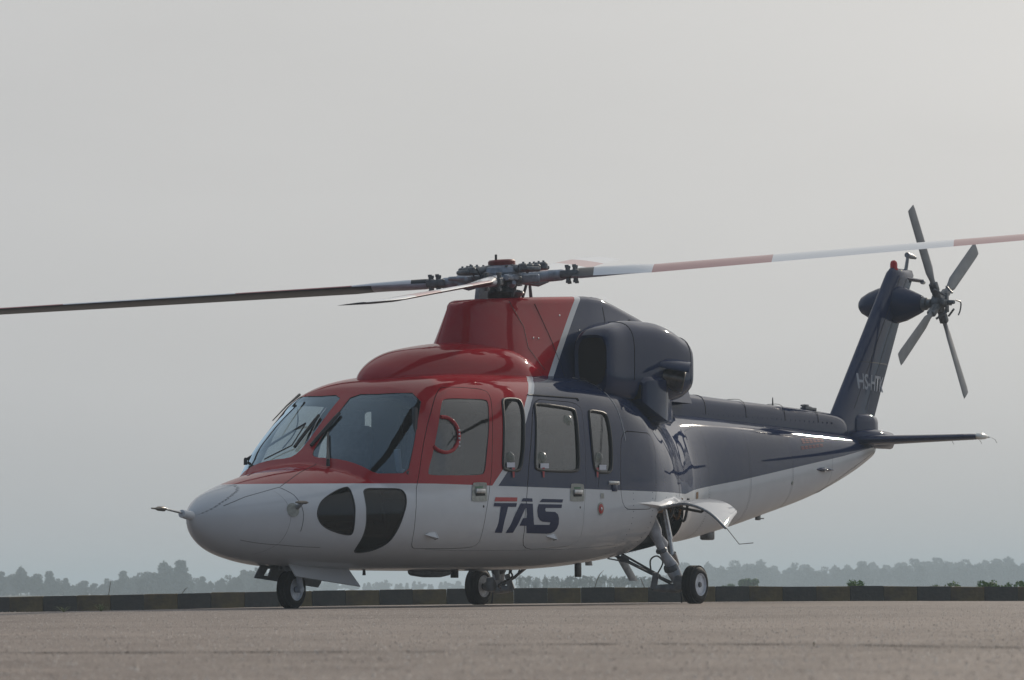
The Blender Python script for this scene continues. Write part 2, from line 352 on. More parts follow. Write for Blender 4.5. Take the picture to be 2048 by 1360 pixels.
# outlines drawn on the fuselage skin: (station x, girth angle)
F_ = {
    'wiper_stbd': [(1.7498, 33.04), (1.9261, 30.66), (2.0195, 75.31), (1.7601, 75.9), (2.1025, 81.86), (1.6668, 49.71), (1.7809, 72.33)],
    'windshield': [(2.3739, 89.8), (2.3899, 69.43), (2.5368, 56.51), (2.2679, 42.63), (2.0863, 29.49), (1.9894, 19.96), (1.8204, 22.27), (1.7212, 24.87), (1.6901, 31.51), (1.6664, 40.33), (1.6521, 55.3), (1.6471, 74.4), (1.6496, 90), (1.9915, 90)],
    'door_window': [(2.6842, 50.31), (2.7585, 50.91), (3.0018, 49.31), (3.2795, 47.87), (3.3032, 46.59), (3.2142, 40.05), (3.0913, 26.85), (3.0405, 16.94), (2.9817, 15.78), (2.6045, 16.31), (2.244, 17.32), (2.2131, 19.01), (2.3479, 29.89), (2.4601, 38.84), (2.5754, 45.59)],
    'w1': [(3.5685, 47.28), (3.7868, 46.97), (3.8107, 45.53), (3.7823, 41.25), (3.7145, 34.19), (3.6542, 23.87), (3.608, 18.09), (3.5542, 16.7), (3.3432, 17.42), (3.3122, 19.28), (3.3541, 29.46), (3.4308, 39.5), (3.5093, 46.03)],
    'w2': [(4.0558, 44.99), (4.3552, 44.11), (4.6666, 42.92), (4.6889, 41.47), (4.628, 30.31), (4.6233, 18.37), (4.5808, 16.52), (4.2198, 16.61), (3.8831, 17.05), (3.8381, 18.88), (3.8971, 31.66), (4.0082, 43.89)],
    'w3': [(4.9736, 42.34), (5.1048, 41.89), (5.2371, 41.31), (5.254, 38.11), (5.2341, 26.16), (5.2171, 17.43), (5.1687, 15.67), (4.9276, 16.31), (4.8854, 19.51), (4.8713, 31.89), (4.9231, 41.28)],
    'chin1': [(1.3798, 19.42), (1.3982, 17.92), (1.3694, 11.86), (1.3485, 3.73), (1.3421, -5.52), (1.351, -13.36), (1.3252, -14.79), (1.2201, -13.99), (1.0758, -10.87), (1.0017, -5.88), (0.9759, 1.42), (1.0315, 9.34), (1.1386, 14.24), (1.2777, 18.07)],
    'chin2': [(1.5153, 16.07), (1.6893, 14.45), (1.879, 12.85), (1.9312, 10.73), (1.9155, 5.86), (1.8601, -2.18), (1.8085, -10.95), (1.7754, -18.96), (1.6837, -24.67), (1.5875, -27.74), (1.4966, -28.05), (1.466, -22.99), (1.4613, -15.82), (1.4606, -8.1), (1.4556, 0.19), (1.4684, 8.66)],
    'cockpit_door': [(2.7744, 56.68), (2.8603, 57.72), (3.1437, 55.22), (3.3768, 52.79), (3.3955, 49.66), (3.2748, 40.92), (3.1782, 28.78), (3.1292, 11.58), (3.0308, 1.13), (2.987, -11.12), (3.0634, -21.31), (2.662, -21.91), (2.3062, -22.03), (2.0724, -22.25), (1.9768, -5), (2.0726, 14.13), (2.1961, 30.45), (2.4048, 43.67), (2.5914, 51.7)],
    'cabin_door': [(3.9902, 47.37), (4.4251, 46.59), (4.8497, 45.59), (4.7734, 36.42), (4.7548, 23.97), (4.7484, 8.8), (4.6861, -4.98), (4.7752, -21.72), (4.343, -23.64), (3.804, -24.14), (3.6326, -6.97), (3.7076, 7.73), (3.7658, 25.98)],
    'baggage_door': [(5.4371, 34.45), (5.7987, 34.24), (6.155, 34.56), (6.1088, 17.01), (6.0601, -3.24), (5.697, -3.23), (5.3904, -2.69), (5.3825, 17.11)],
    'well': [(6.0775, -4.86), (6.392, -3.72), (7.0407, -6.01), (7.1958, -16.56), (7.332, -28.32), (7.5303, -44.81), (7.8653, -77.28), (7.3674, -63.59), (6.9459, -54.02), (6.7073, -53.42), (6.8732, -53.42), (6.3892, -23.94), (6.112, -12.11)],
    't_red': [(3.1669, 4.65), (3.5261, 4.1), (3.5157, 2.16), (3.1463, 2.67)],
    't_blue': [(3.1422, 1.91), (3.5148, 1.34), (3.4974, -0.5), (3.3636, -0.27), (3.3476, -2.38), (3.3191, -13.07), (3.1994, -12.82), (3.2388, -2.23), (3.2484, 0.04), (3.1317, 0.31)],
    'a_top': [(3.622, 3.69), (3.7799, 3.48), (3.7844, 1.85), (3.5924, 2.1)],
    'as_blue': [(3.5782, 1.19), (3.7872, 0.88), (3.7998, -5.08), (3.8289, -9.46), (4.1009, -9.7), (4.11, -8.42), (3.9707, -8.06), (3.919, -7.26), (3.879, -5.5), (3.8646, -2.8), (3.871, -0.88), (3.8889, 0.66), (4.2973, 0.37), (4.2901, -1.38), (4.0109, -1.31), (4.0008, -2.08), (4.0116, -3.04), (4.1768, -3.29), (4.2269, -4.46), (4.2529, -6.42), (4.2634, -9.17), (4.2517, -11.58), (4.2205, -13.21), (4.1625, -14.12), (4.0956, -14.29), (3.7372, -13.72), (3.7001, -9.9), (3.5817, -9.76), (3.6237, -6.11), (3.6841, -6.06), (3.6867, -4.24), (3.6746, -1.17), (3.651, -1.54), (3.5022, -13.28), (3.3816, -13.22), (3.4859, -4.07)],
    's_top': [(3.9525, 3.24), (4.32, 2.9), (4.3047, 1.3), (3.903, 1.62)],
    'handle1': [(2.8457, 11.87), (2.8613, 12.57), (3.0441, 12.22), (3.0592, 11.47), (3.0339, 3.33), (3.0171, 2.87), (2.7988, 3.2), (2.7856, 3.96)],
    'handle2': [(4.469, 10.08), (4.4872, 10.81), (4.6761, 10.53), (4.7029, 9.79), (4.7015, 2.3), (4.683, 1.8), (4.4582, 1.88), (4.441, 2.64)],
    'stripe_l': [(3.1448, 10.59), (3.3217, 17.57), (3.5478, 30.21), (3.7662, 40.85), (3.9917, 48.58), (4.1329, 53.29), (4.3164, 59.22), (4.4892, 64.92)],
    'stripe_r': [(3.2462, 10.41), (3.4008, 17.44), (3.614, 30.17), (3.7443, 35.79), (3.8817, 40.63), (4.0125, 45.53), (4.2385, 53.35), (4.3725, 58.32), (4.5228, 63.22)],
    'waist': [(0.3566, 52.28), (0.5991, 71.12), (1.0147, 31.82), (1.5408, 20.24), (2.2365, 13.41), (3.1446, 10.35), (3.71, 9.43), (4.5495, 8.35), (5.3814, 7.02), (6.0557, 5.7), (6.8776, 3.73)],
    'tailwaist': [(7.2128, 1.57), (8.8565, 4.47), (10.2324, 5.65), (11.4876, 3.05), (12.0522, 8.79)],
    'nose1': [(0.2333, 26.17), (0.4438, 32.56), (0.7973, 33.94), (0.8423, 19.63), (0.8579, -0.27), (0.8513, -14.78)],
    'nose2': [(0.1938, 48.71), (0.3948, 54.06), (0.7942, 90)],
    'nose3': [(0.8153, 34.15), (1.2444, 53.93), (1.5873, 65.64)],
    'crease': [(0.3912, -40.12), (0.7398, -31.93), (1.1168, -27.06)],
    'crease2': [(2.3132, -22.4), (3.4927, -24.12), (4.5459, -24.64), (5.5503, -23.44)],
    'frame1': [(2.0721, 13.88), (1.9768, -5), (2.0724, -22.25)],
    'seam2': [(5.1702, 40.62), (5.0693, 30.37), (4.967, 8.73)],
    'rail': [(4.0035, 49.08), (4.3793, 48.47), (4.8311, 47.66), (4.8413, 46.49)],
    'misc': [(5.001, -2.15), (5.2639, 10.84), (2.9371, 8.75), (4.5822, 6.35), (2.3128, -13.23), (4.2462, -15.65), (0.8098, 6.69), (1.4222, 40.75), (1.179, 90), (5.0325, 4.41), (10.7913, 44.68), (10.721, 33.16), (10.1577, -18.65), (7.754, -3.35), (3.4718, 16.2), (3.9791, 16.01), (4.9433, 16.01), (2.9751, 0.49), (4.6278, -1.18)],
    'ring': [(2.5449, 43.01), (2.626, 41.98), (2.6876, 39.45), (2.7108, 35.9), (2.6901, 32.11), (2.6041, 28.43), (2.4923, 27.23), (2.3996, 28.71), (2.352, 30.95)],
    'bubble1': [(3.4497, 22.95)],
    'bubble2': [(3.9888, 22.76), (4.5247, 38.37)],
    'bubble3': [(4.9985, 22.88)],
    'tag1': [(3.3817, 20.85), (3.5101, 20.68), (3.5068, 18.45), (3.3783, 18.61)],
    'tag2': [(3.9408, 20.11), (4.0882, 20.12), (4.0852, 17.86), (3.9378, 17.85)],
    'tag3': [(4.9929, 19.49), (5.1217, 19.48), (5.119, 17.15), (4.9902, 17.18)],
    'wiper_port': [(1.552, 48.75), (1.7353, 67.61), (1.9073, 80.95), (1.7694, 87.73), (2.1224, 84.24)],
}

# ------------------------------------------------------------------ helicopter
HELI = empty('helicopter', (0, 0, 0), label='red, white and navy twin-engine helicopter with TAS on its side, parked on the apron', category='helicopter')
KS = .0175                                              # metres of girth per degree at one metre radius
def uv(l): return [(x, ph*KS) for x, ph in l]
def chaikin(P, it=2):
    for _ in range(it):
        Q = []
        for i in range(len(P)):
            a, b = P[i], P[(i+1) % len(P)]
            Q += [(a[0]*.75+b[0]*.25, a[1]*.75+b[1]*.25), (a[0]*.25+b[0]*.75, a[1]*.25+b[1]*.75)]
        P = Q
    return P
def area(P): return .5*sum(P[i][0]*P[(i+1) % len(P)][1]-P[(i+1) % len(P)][0]*P[i][1] for i in range(len(P)))
def inset(P, d):
    """move a closed polyline inwards by d"""
    s = 1 if area(P) > 0 else -1; n = len(P); Q = []
    for i in range(n):
        ax, ay = P[i-1]; bx, by = P[(i+1) % n]; tx, ty = bx-ax, by-ay; l = math.hypot(tx, ty) or 1
        Q.append((P[i][0]-s*ty/l*d, P[i][1]+s*tx/l*d))
    return Q
def inside(P, x, y):
    c = np.zeros(len(x), bool); n = len(P)
    for i in range(n):
        (x0, y0), (x1, y1) = P[i], P[i-1]
        if y0 == y1: continue
        c ^= ((y0 > y) != (y1 > y)) & (x < (x1-x0)*(y-y0)/(y1-y0)+x0)
    return c
def segdist(P, x, y):
    d = np.full(len(x), 9.)
    for i in range(len(P)):
        (x0, y0), (x1, y1) = P[i], P[i-1]; dx, dy = x1-x0, y1-y0; L = dx*dx+dy*dy+1e-12
        m = (x > min(x0, x1)-.03) & (x < max(x0, x1)+.03) & (y > min(y0, y1)-.03) & (y < max(y0, y1)+.03)
        t = np.clip(((x[m]-x0)*dx+(y[m]-y0)*dy)/L, 0, 1); d[m] = np.minimum(d[m], np.hypot(x[m]-x0-t*dx, y[m]-y0-t*dy))
    return d
def SN(x, ph):
    """surface point and outward normal"""
    e = 2e-3; P = S(x, ph); ex = np.clip(x, .004, 12.71)
    a = S(ex+e, ph)-S(ex-e, ph); pc = np.clip(ph, -89.8, 89.8); b = S(x, pc+.2)-S(x, pc-.2)
    N = np.cross(a, b); l = np.linalg.norm(N, axis=-1, keepdims=True); N = N/np.maximum(l, 1e-9)
    c = np.stack([P[..., 0]*0, P[..., 1], P[..., 2]-1.05], -1); s = np.sign((N*c).sum(-1, keepdims=True)); s[s == 0] = 1
    N = N*s; bad = (l[..., 0] < 1e-8); N[bad] = (-1, 0, 0); return P, N
W_LIST = dict(windshield=F_['windshield'], door_window=F_['door_window'], w1=F_['w1'], w2=F_['w2'], w3=F_['w3'], chin1=F_['chin1'], chin2=F_['chin2'])
ws = [list(q) for q in W_LIST['windshield']]
ws = [q for q in ws if q[1] < 89.9 or True]
# straight inner edge beside the centre post
keep = [q for q in ws if q[1] < 84]
W_LIST['windshield'] = [[2.375, 87.2]] + [q for q in ws if q[1] < 80 and q[0] > 0][:] + [[1.70, 82.2], [1.86, 85.0], [2.0, 85.9], [2.2, 86.6]]
POLY = {}
for k, v in W_LIST.items():
    POLY[k] = chaikin(uv(v), 2 if k not in ('windshield',) else 1)
for k in ('cockpit_door', 'cabin_door', 'baggage_door'):
    POLY[k] = chaikin(uv(F_[k]), 2); POLY[k+'_in'] = inset(POLY[k], .006)
POLY['well'] = chaikin(uv([(6.09, -3.5), (6.39, -2.5), (6.75, -2.6), (7.02, -4), (7.2, -16), (7.33, -28), (7.48, -42), (7.45, -58), (7.05, -68), (6.65, -66), (6.36, -54), (6.22, -38), (6.11, -18)]), 2)
POLY['nosewell'] = chaikin(uv([(1.12, -92), (1.12, -76), (1.3, -73), (1.75, -74), (1.78, -92)]), 1)
gx = np.concatenate([np.array([0, .004, .012, .025, .04, .06, .09, .12, .16]), np.arange(.2, 7.7, .032), np.arange(7.7, 12.0, .09), np.arange(12.0, 12.73, .03), [12.72]])
gp = np.linspace(-90, 90, 107)*KS
GX, GP = np.meshgrid(gx, gp, indexing='ij'); GX, GP = GX.ravel(), GP.ravel()
dd = np.full(len(GX), 9.)
for k, P in POLY.items(): dd = np.minimum(dd, segdist(P, GX, GP))
lim = 90*KS
edge = (np.abs(np.abs(GP)-lim) < 1e-6) | (GX < 1e-6) | (GX > 12.7199)
k_ = (dd > .008) | edge
pts = [Vector((a, b)) for a, b in zip(GX[k_], GP[k_])]; edges = []
for k, P in POLY.items():
    b = len(pts); P = [(x, min(max(y, -lim), lim)) for x, y in P]; pts += [Vector(q) for q in P]; edges += [(b+i, b+(i+1) % len(P)) for i in range(len(P))]
ov, oe, of, *_ = delaunay_2d_cdt(pts, edges, [], 0, 1e-6)
ov = np.array([v[:] for v in ov]); of = np.array([f[:] for f in of])
cx, cy = ov[of].mean(1).T
reg = np.zeros(len(of), int); ID = {}
for i, k in enumerate(['baggage_door', 'baggage_door_in', 'cockpit_door', 'cockpit_door_in', 'cabin_door', 'cabin_door_in', 'windshield', 'door_window', 'w1', 'w2', 'w3', 'chin1', 'chin2', 'well', 'nosewell']):
    ID[k] = i+1; reg[inside(POLY[k], cx, cy)] = i+1
HP, HN = SN(ov[:, 0], np.clip(ov[:, 1]/KS, -90, 90))
a, b, c = HP[of[:, 0]], HP[of[:, 1]], HP[of[:, 2]]
fn = np.cross(b-a, c-a); flip = (fn*HN[of[:, 0]]).sum(-1) < 0; of[flip] = of[flip][:, ::-1]
ok = np.linalg.norm(fn, axis=1) > 1e-12; of = of[ok]; reg = reg[ok]
def sub(ids, off=0., side=-1):
    """vertices, faces, normals of the regions ids; side +1 mirrors to starboard"""
    f = of[np.isin(reg, ids)]; u, inv = np.unique(f, return_inverse=True); f = inv.reshape(-1, 3)
    V = HP[u]+HN[u]*off; N = HN[u].copy()
    if side > 0: V = V*[1, -1, 1]; N = N*[1, -1, 1]; f = f[:, ::-1]
    return V, f, N
def both(ids, off=0.):
    V0, f0, N0 = sub(ids, off, -1); V1, f1, N1 = sub(ids, off, 1)
    c = np.abs(V0[:, 1]) < 1e-4          # weld on the centre line
    n0 = len(V0); idx = np.arange(len(V1))+n0; idx[c] = np.where(c)[0]
    N0[c, 1] = 0
    return np.concatenate([V0, V1]), np.concatenate([f0, idx[f1]]), np.concatenate([N0, N1])
GAPS = [ID['cockpit_door'], ID['cabin_door'], ID['baggage_door']]
V, f, N = both([0]); FUS = mesh('fuselage', V, f, M['body'], HELI, normals=N)
for k in ('cockpit_door', 'cabin_door', 'baggage_door'):
    for s in (-1, 1): V, f, N = sub([ID[k]], -.012, s); mesh('door_seam', V, f, M['seam'], FUS, normals=N)
for s in (-1, 1):
    V, f, N = sub([ID['cockpit_door_in']], .0, s); D1 = mesh('cockpit_door', V, f, M['body'], HELI, normals=N)
    V, f, N = sub([ID['cabin_door_in']], .002, s); D2 = mesh('cabin_door', V, f, M['body'], HELI, normals=N)
    V, f, N = sub([ID['baggage_door_in']], .0, s); D3 = mesh('baggage_door', V, f, M['body'], HELI, normals=N)
    for k, par, g, nm in (('windshield', HELI, 'gl_wind', 'windshield'), ('door_window', D1, 'gl_side', 'door_window'), ('w1', HELI, 'gl_side', 'cabin_window'), ('w2', D2, 'gl_side', 'cabin_window'),
                      ('w3', HELI, 'gl_side', 'cabin_window'), ('chin1', HELI, 'gl_chin', 'chin_window'), ('chin2', HELI, 'gl_chin', 'chin_window')):
        V, f, N = sub([ID[k]], -.006, s); o = mesh(nm, V, f, M[g], par, normals=N)
        P = np.array(POLY[k]); Q, Nn = SN(P[:, 0], np.clip(P[:, 1]/KS, -90, 90)); sg = np.array([1, -1 if s > 0 else 1, 1])
        if k in ('w1', 'w2', 'w3'):
            if par is HELI: mt, rr = M['rubber'], .014
            else: mt, rr = M['rubber'], .014
            MB().tube([(q+n*.002)*sg for q, n in zip(Q, Nn)], rr, 8, closed=True).build('window_seal', mt, o if par is HELI else par, angle=60)
        elif k.startswith('chin'): MB().tube([(q-n*.003)*sg for q, n in zip(Q, Nn)], .006, 6, closed=True).build('window_seal', M['rubber'], o, angle=60)
        else: MB().tube([(q-n*.006)*sg for q, n in zip(Q, Nn)], .0045, 6, closed=True).build('window_seal', M['rubber'], o if par is HELI else par, angle=60)
# inner lining with the same openings
V, f, N = both([0, ID['cockpit_door_in'], ID['cabin_door_in'], ID['baggage_door_in']]+GAPS, -.035)
m_ = (V[f].mean(1)[:, 0] > .9) & (V[f].mean(1)[:, 0] < 6.1); mesh('cabin_lining', V, f[m_], M['lining'], FUS, normals=-N)

def surf_pts(path, off=.0, step=.03):
    P = []
    for (x0, p0), (x1, p1) in zip(path[:-1], path[1:]):
        n = max(1, int(math.hypot(x1-x0, (p1-p0)*KS)/step))
        P += [(x0+(x1-x0)*i/n, p0+(p1-p0)*i/n) for i in range(n)]
    P.append(path[-1]); P = np.array(P); A, B = SN(P[:, 0], P[:, 1]); return A+B*off, B
def surf_line(name, path, r=.0022, off=-.0014, m='seam', par=None):
    A, _ = surf_pts(path, off); return MB().tube(list(A), r, 5).build(name, M[m], par or FUS, angle=60)
def surf_poly(name, P, off, m, par, th=True, smoothit=0):
    """a thin flat print laid on the skin; P in (x, phi)"""
    P = uv(P)
    if smoothit: P = chaikin(P, smoothit)
    xs = np.array(P); lo, hi = xs.min(0), xs.max(0)
    g = [(x, y) for x in np.arange(lo[0], hi[0], .035) for y in np.arange(lo[1], hi[1], .02)]
    if g:
        gx_, gy_ = np.array(g).T; kk = inside(P, gx_, gy_) & (segdist(P, gx_, gy_) > .004); g = [q for q, w in zip(g, kk) if w]
    pp = [Vector(q) for q in P]+[Vector(q) for q in g]
    v, e, f, *_ = delaunay_2d_cdt(pp, [(i, (i+1) % len(P)) for i in range(len(P))], [], 0, 1e-7)
    v = np.array([q[:] for q in v]); f = np.array([q[:] for q in f]); cx, cy = v[f].mean(1).T; f = f[inside(P, cx, cy)]
    A, B = SN(v[:, 0], v[:, 1]/KS); a, b, c = A[f[:, 0]], A[f[:, 1]], A[f[:, 2]]
    fl = (np.cross(b-a, c-a)*B[f[:, 0]]).sum(-1) < 0; f[fl] = f[fl][:, ::-1]
    return mesh(name, A+B*off, f, M[m], par, normals=B)
for k, m in (('t_red', 'decal_red'), ('t_blue', 'decal_navy'), ('a_top', 'decal_navy'), ('as_blue', 'decal_navy'), ('s_top', 'decal_navy')):
    surf_poly('logo_letter', F_[k], .0045, m, FUS)
# panel seams
for k in ('nose1', 'nose3', 'crease', 'seam2'):
    surf_line('panel_seam', F_[k], .0026 if k != 'crease' else .0018, .0004)
surf_line('belly_crease', F_['crease2'], .003, .0, 'grey')
surf_line('panel_seam', [(5.42, 89), (5.44, 60), (5.5, 45), (5.52, 30)], .004, .001, 'metal')
surf_line('panel_seam', [(5.50, 62), (5.56, 45), (5.60, 33)], .002)
surf_line('panel_seam', [(6.75, 80), (6.82, 40), (6.85, 12), (6.85, 0)], .003)
surf_line('panel_seam', [(.72, 30), (.75, 0), (.72, -30), (.62, -60)], .0018)
surf_line('panel_seam', [(1.42, -62), (1.6, -64), (1.95, -66)], .0018)
for x0 in (8.1, 9.1, 10.15, 11.2): surf_line('panel_seam', [(x0, 60), (x0, 20), (x0, -20), (x0, -80)], .0022)
surf_line('door_rail', F_['rail'], .008, .004, 'black')
# rivets rows on the boom and aft cabin
mb = MB()
for xr in (5.62, 6.0, 6.35, 6.7, 8.13, 9.13, 10.18):
    A, B = surf_pts([(xr, 62), (xr, -70)], .0, .055)
    for q, n in zip(A, B): mb.lathe(q-n*.002, n, [(0, .006), (.0024, .0055), (.0028, .003)], 6)
mb.build('rivet_rows', M['navy'], FUS, kind='stuff')

# door handles
for nm, k, par in (('h1', 'handle1', D1), ('h2', 'handle2', D2)): pass
PORT = {o.name.split('.')[0]: o for o in HELI.children}
def child(name, i=0): return [o for o in HELI.children if o.name.split('.')[0] == name][i]
for k, par in (('handle1', child('cockpit_door')), ('handle2', child('cabin_door'))):
    pl = surf_poly('handle_plate', F_[k], .006, 'plate', par, smoothit=1)
    c = np.array(F_[k]).mean(0); dx = .075
    def q_(a, b): return (c[0]+a, c[1]+b/KS/1.0)
    surf_poly('handle_recess', [q_(-dx, -.015), q_(dx, -.015), q_(dx, -.035), q_(-dx, -.035)], .0085, 'dark', par)
    A, B = SN(np.array([c[0]]), np.array([c[1]+.004/KS])); A, B = A[0], B[0]
    MB().box(A+B*.016, (.15, .022, .042), bev=.006).build('door_handle', M['metal'], par)
    surf_poly('handle_label', [q_(-.06, .05), q_(.06, .05), q_(.06, .032), q_(-.06, .032)], .0085, 'greenlbl', par)
# red sliding-vent ring and pane, stickers, bubbles, pull tabs on the windows
cdp = child('cockpit_door')
A, B = SN(np.array(F_['ring'])[:, 0], np.array(F_['ring'])[:, 1]); rg = [a+b*.001 for a, b in zip(A, B)]
# smooth the ring
def cr(P, n=6):
    out = []; P = [P[0]]+list(P)+[P[-1]]
    for i in range(1, len(P)-2):
        for t in np.linspace(0, 1, n, endpoint=False):
            p0, p1, p2, p3 = P[i-1], P[i], P[i+1], P[i+2]
            out.append(.5*((2*p1)+(p2-p0)*t+(2*p0-5*p1+4*p2-p3)*t*t+(3*p1-p0-3*p2+p3)*t**3))
    return out+[P[-2]]
MB().tube(cr([np.array(q) for q in rg]), .017, 8).build('vent_ring', M['red'], cdp, angle=60)
mb = MB()
for i, (px, pz) in enumerate([(0, .08), (0, .045), (0, .01), (0, -.025), (0, -.06)]):
    q, n = A[4], B[4]; mb.lathe(Vector(q)+Vector((-.012, 0, pz))+Vector(n)*.014, n, [(0, .010), (.006, .010), (.010, .006)], 8)
mb.build('vent_rivets', M['sticker'], cdp)
def disc(name, uvp, r, m, par, off=.01, sq=(1, 1), dome=.0, n=20):
    A, B = SN(np.array([uvp[0]]), np.array([uvp[1]])); q, nn = Vector(A[0]), Vector(B[0])
    return MB().lathe(q+nn*off, nn, [(0, r), (dome*.5+.002, r*.8), (dome+.003, r*.45), (dome*1.1+.0035, r*.12)], n).build(name, M[m], par, angle=60)
cw = [o for o in HELI.children if o.name.split('.')[0] == 'cabin_window']; W1, W3 = cw[0], cw[1]; CD = child('cabin_door')
for k, par in (('1', W1), ('2', CD), ('3', W3)):
    for q in F_['bubble'+k]: disc('bubble_vent', q, .052, 'bubble', par, .002, dome=.025)
    surf_poly('window_sticker', F_['tag'+k], .004, 'sticker', par)
for i, par in ((14, W1), (15, CD), (16, W3)):
    x, ph = F_['misc'][i]; surf_poly('pull_tab', [(x-.022, ph+2.2), (x+.022, ph+2.2), (x+.012, ph-2.4), (x-.012, ph-2.4)], .012, 'pull', par)
# small fittings on the side
mi = F_['misc']
t0 = disc('static_port_ring', mi[0], .062, 'plate', HELI, .001)
disc('red_marker', mi[0], .046, 'decal_red', t0, .006); disc('marker_boss', mi[0], .016, 'metal', t0, .012)
surf_poly('yellow_label', [(mi[9][0]-.03, mi[9][1]+1.3), (mi[9][0]+.03, mi[9][1]+1.3), (mi[9][0]+.03, mi[9][1]-1.3), (mi[9][0]-.03, mi[9][1]-1.3)], .004, 'plate', FUS)
for q in (mi[17], mi[18]): disc('rubber_plug', q, .012, 'rubber', FUS, .001)
def scoop(q, L=.16):
    A, B = SN(np.array([q[0]]), np.array([q[1]])); c, n = Vector(A[0]), Vector(B[0])
    V = [c+Vector((-L, 0, .0))-n*.002, c+Vector((0, 0, .045)), c+Vector((.0, 0, -.045)), c+n*.05+Vector((0, 0, -.01))]
    MB().add(V, [(0, 1, 3), (0, 3, 2)]).build('drain_scoop', M['white'], FUS)
    MB().add([V[1]-Vector((.01, 0, 0)), V[2]-Vector((.01, 0, 0)), V[3]-Vector((.012, 0, 0))], [(0, 1, 2)]).build('scoop_mouth', M['dark'], FUS)
scoop(mi[4]); scoop(mi[5])
# position light on the side
A, B = SN(np.array([mi[1][0]]), np.array([mi[1][1]])); c, n = Vector(A[0]), Vector(B[0])
lt = MB().loft([se_ring(c.x-.10+.2*t, c.y, c.z, .004+.045*math.sin(math.pi*min(1, t*1.15+.02))**.7, .018, .018, 2, 16) for t in np.linspace(0, 1, 9)]).build('position_light', M['lens'], HELI, label='small clear position light behind the rear cabin window')
MB().box((c.x, c.y+.0, c.z-.045), (.09, .03, .07), bev=.01).build('light_bracket', M['navy'], lt)
# side pitot-static probe low on the nose
A, B = SN(np.array([mi[6][0]]), np.array([mi[6][1]])); c, n = Vector(A[0]), Vector(B[0])
pr = MB().tube([c-n*.01, c+n*.09+Vector((0, 0, .005))], [.022, .014], 10).build('nose_probe', M['grey'], HELI)
MB().tube([c+n*.10+Vector((-.10, 0, .01)), c+n*.10+Vector((-.05, 0, .01)), c+n*.10+Vector((.05, 0, .01)), c+n*.10+Vector((.085, 0, .01))], [.006, .014, .014, .004], 10).build('probe_tube', M['soot'], pr)
disc('probe_base', [mi[6][0]-.04, mi[6][1]-2], .06, 'plate', pr, .001)
# pitot boom on the nose tip
pb = MB().lathe((-.115, 0, .80), (1, 0, -.12), [(0, .024), (.004, .034), (.10, .040), (.2, .043)], 16).build('pitot_boom_base', M['white'], HELI)
MB().tube([(-.10, 0, .805), (-.2, 0, .818), (-.33, 0, .835)], [.011, .010, .009], 10).build('pitot_boom', M['metal'], pb)
MB().tube([(-.33, 0, .835), (-.36, 0, .836), (-.44, 0, .838), (-.475, 0, .838), (-.53, 0, .84)], [.009, .021, .019, .008, .006], 12).build('pitot_head', M['soot'], pb)

# cockpit and cabin interior
INT = MB()
INT.box((3.95, 0, .66), (3.8, 1.5, .04)); INT.box((3.42, .52, 1.13), (.05, .8, .94)); INT.box((3.42, .275, 1.70), (.05, .31, .20)); INT.box((3.42, .75, 1.70), (.05, .30, .20)); INT.box((3.42, .47, 1.89), (.05, .86, .18)); INT.box((3.42, -.72, 1.12), (.05, .30, 1.0)); INT.box((5.75, 0, 1.2), (.06, 1.55, 1.3))
INT.build('cabin_floor', M['lining'], FUS)
ip = MB().loft([[Vector((x, y, z)) for y, z in ((-.60, .75), (.60, .75), (.56, zt-.05), (.40, zt), (-.40, zt), (-.56, zt-.05))] for x, zt in ((1.70, 1.15), (1.84, 1.20), (2.0, 1.19))]).build('instrument_panel', M['panel'], HELI)
for y in (-.52, -.26, .26, .52): MB().box((1.985, y, 1.08), (.02, .2, .2), bev=.01).build('display_screen', M['screen'], ip)
MB().box((2.3, 0, .95), (.6, .25, .5), bev=.03).build('centre_console', M['panel'], ip)
MB().box((2.78, 0, 1.90), (.5, .35, .10), bev=.03).build('overhead_panel', M['panel'], HELI)
def seat(x, y, mt='seat'):
    s = MB().box((x, y, 1.02), (.48, .46, .14), bev=.04).build('seat', M[mt], HELI)
    MB().box((x+.27, y, 1.33), (.13, .46, .62), Matrix.Rotation(math.radians(10), 3, 'Y'), bev=.05).build('seat_back', M[mt], s)
    MB().box((x+.34, y, 1.70), (.09, .24, .17), bev=.035).build('headrest', M[mt], s)
    MB().box((x, y, .8), (.3, .3, .32), bev=.02).build('seat_base', M['panel'], s)
    return s
for y in (-.43, .43): seat(2.75, y)
for x in (3.95, 5.2):
    for y in (-.6, 0., .6): seat(x, y)
# control stick and door-pocket strap seen through the windshield
for y in (-.43, .43):
    MB().tube([(2.32, y, .7), (2.25, y, .95), (2.22, y, 1.12), (2.26, y, 1.2)], [.016, .014, .014, .022], 8).build('cyclic_stick', M['black'], HELI)
MB().tube([(1.99, -.86, 1.15), (2.12, -.84, 1.30), (2.26, -.78, 1.55), (2.36, -.72, 1.74)], .026, 8).build('windshield_brace', M['black'], HELI)
hs = MB().tube(cr([np.array(q) for q in ((2.48, .62, 1.80), (2.55, .66, 1.68), (2.45, .62, 1.58), (2.35, .6, 1.51), (2.25, .62, 1.42))]), .007, 6).build('headset_cord', M['black'], HELI)
MB().tube([(2.22, -.62, 1.38), (2.25, -.62, 1.2), (2.38, -.62, 1.175), (2.48, -.62, 1.19)], [.030, .026, .028, .012], 10).build('map_pocket', M['sticker'], HELI)

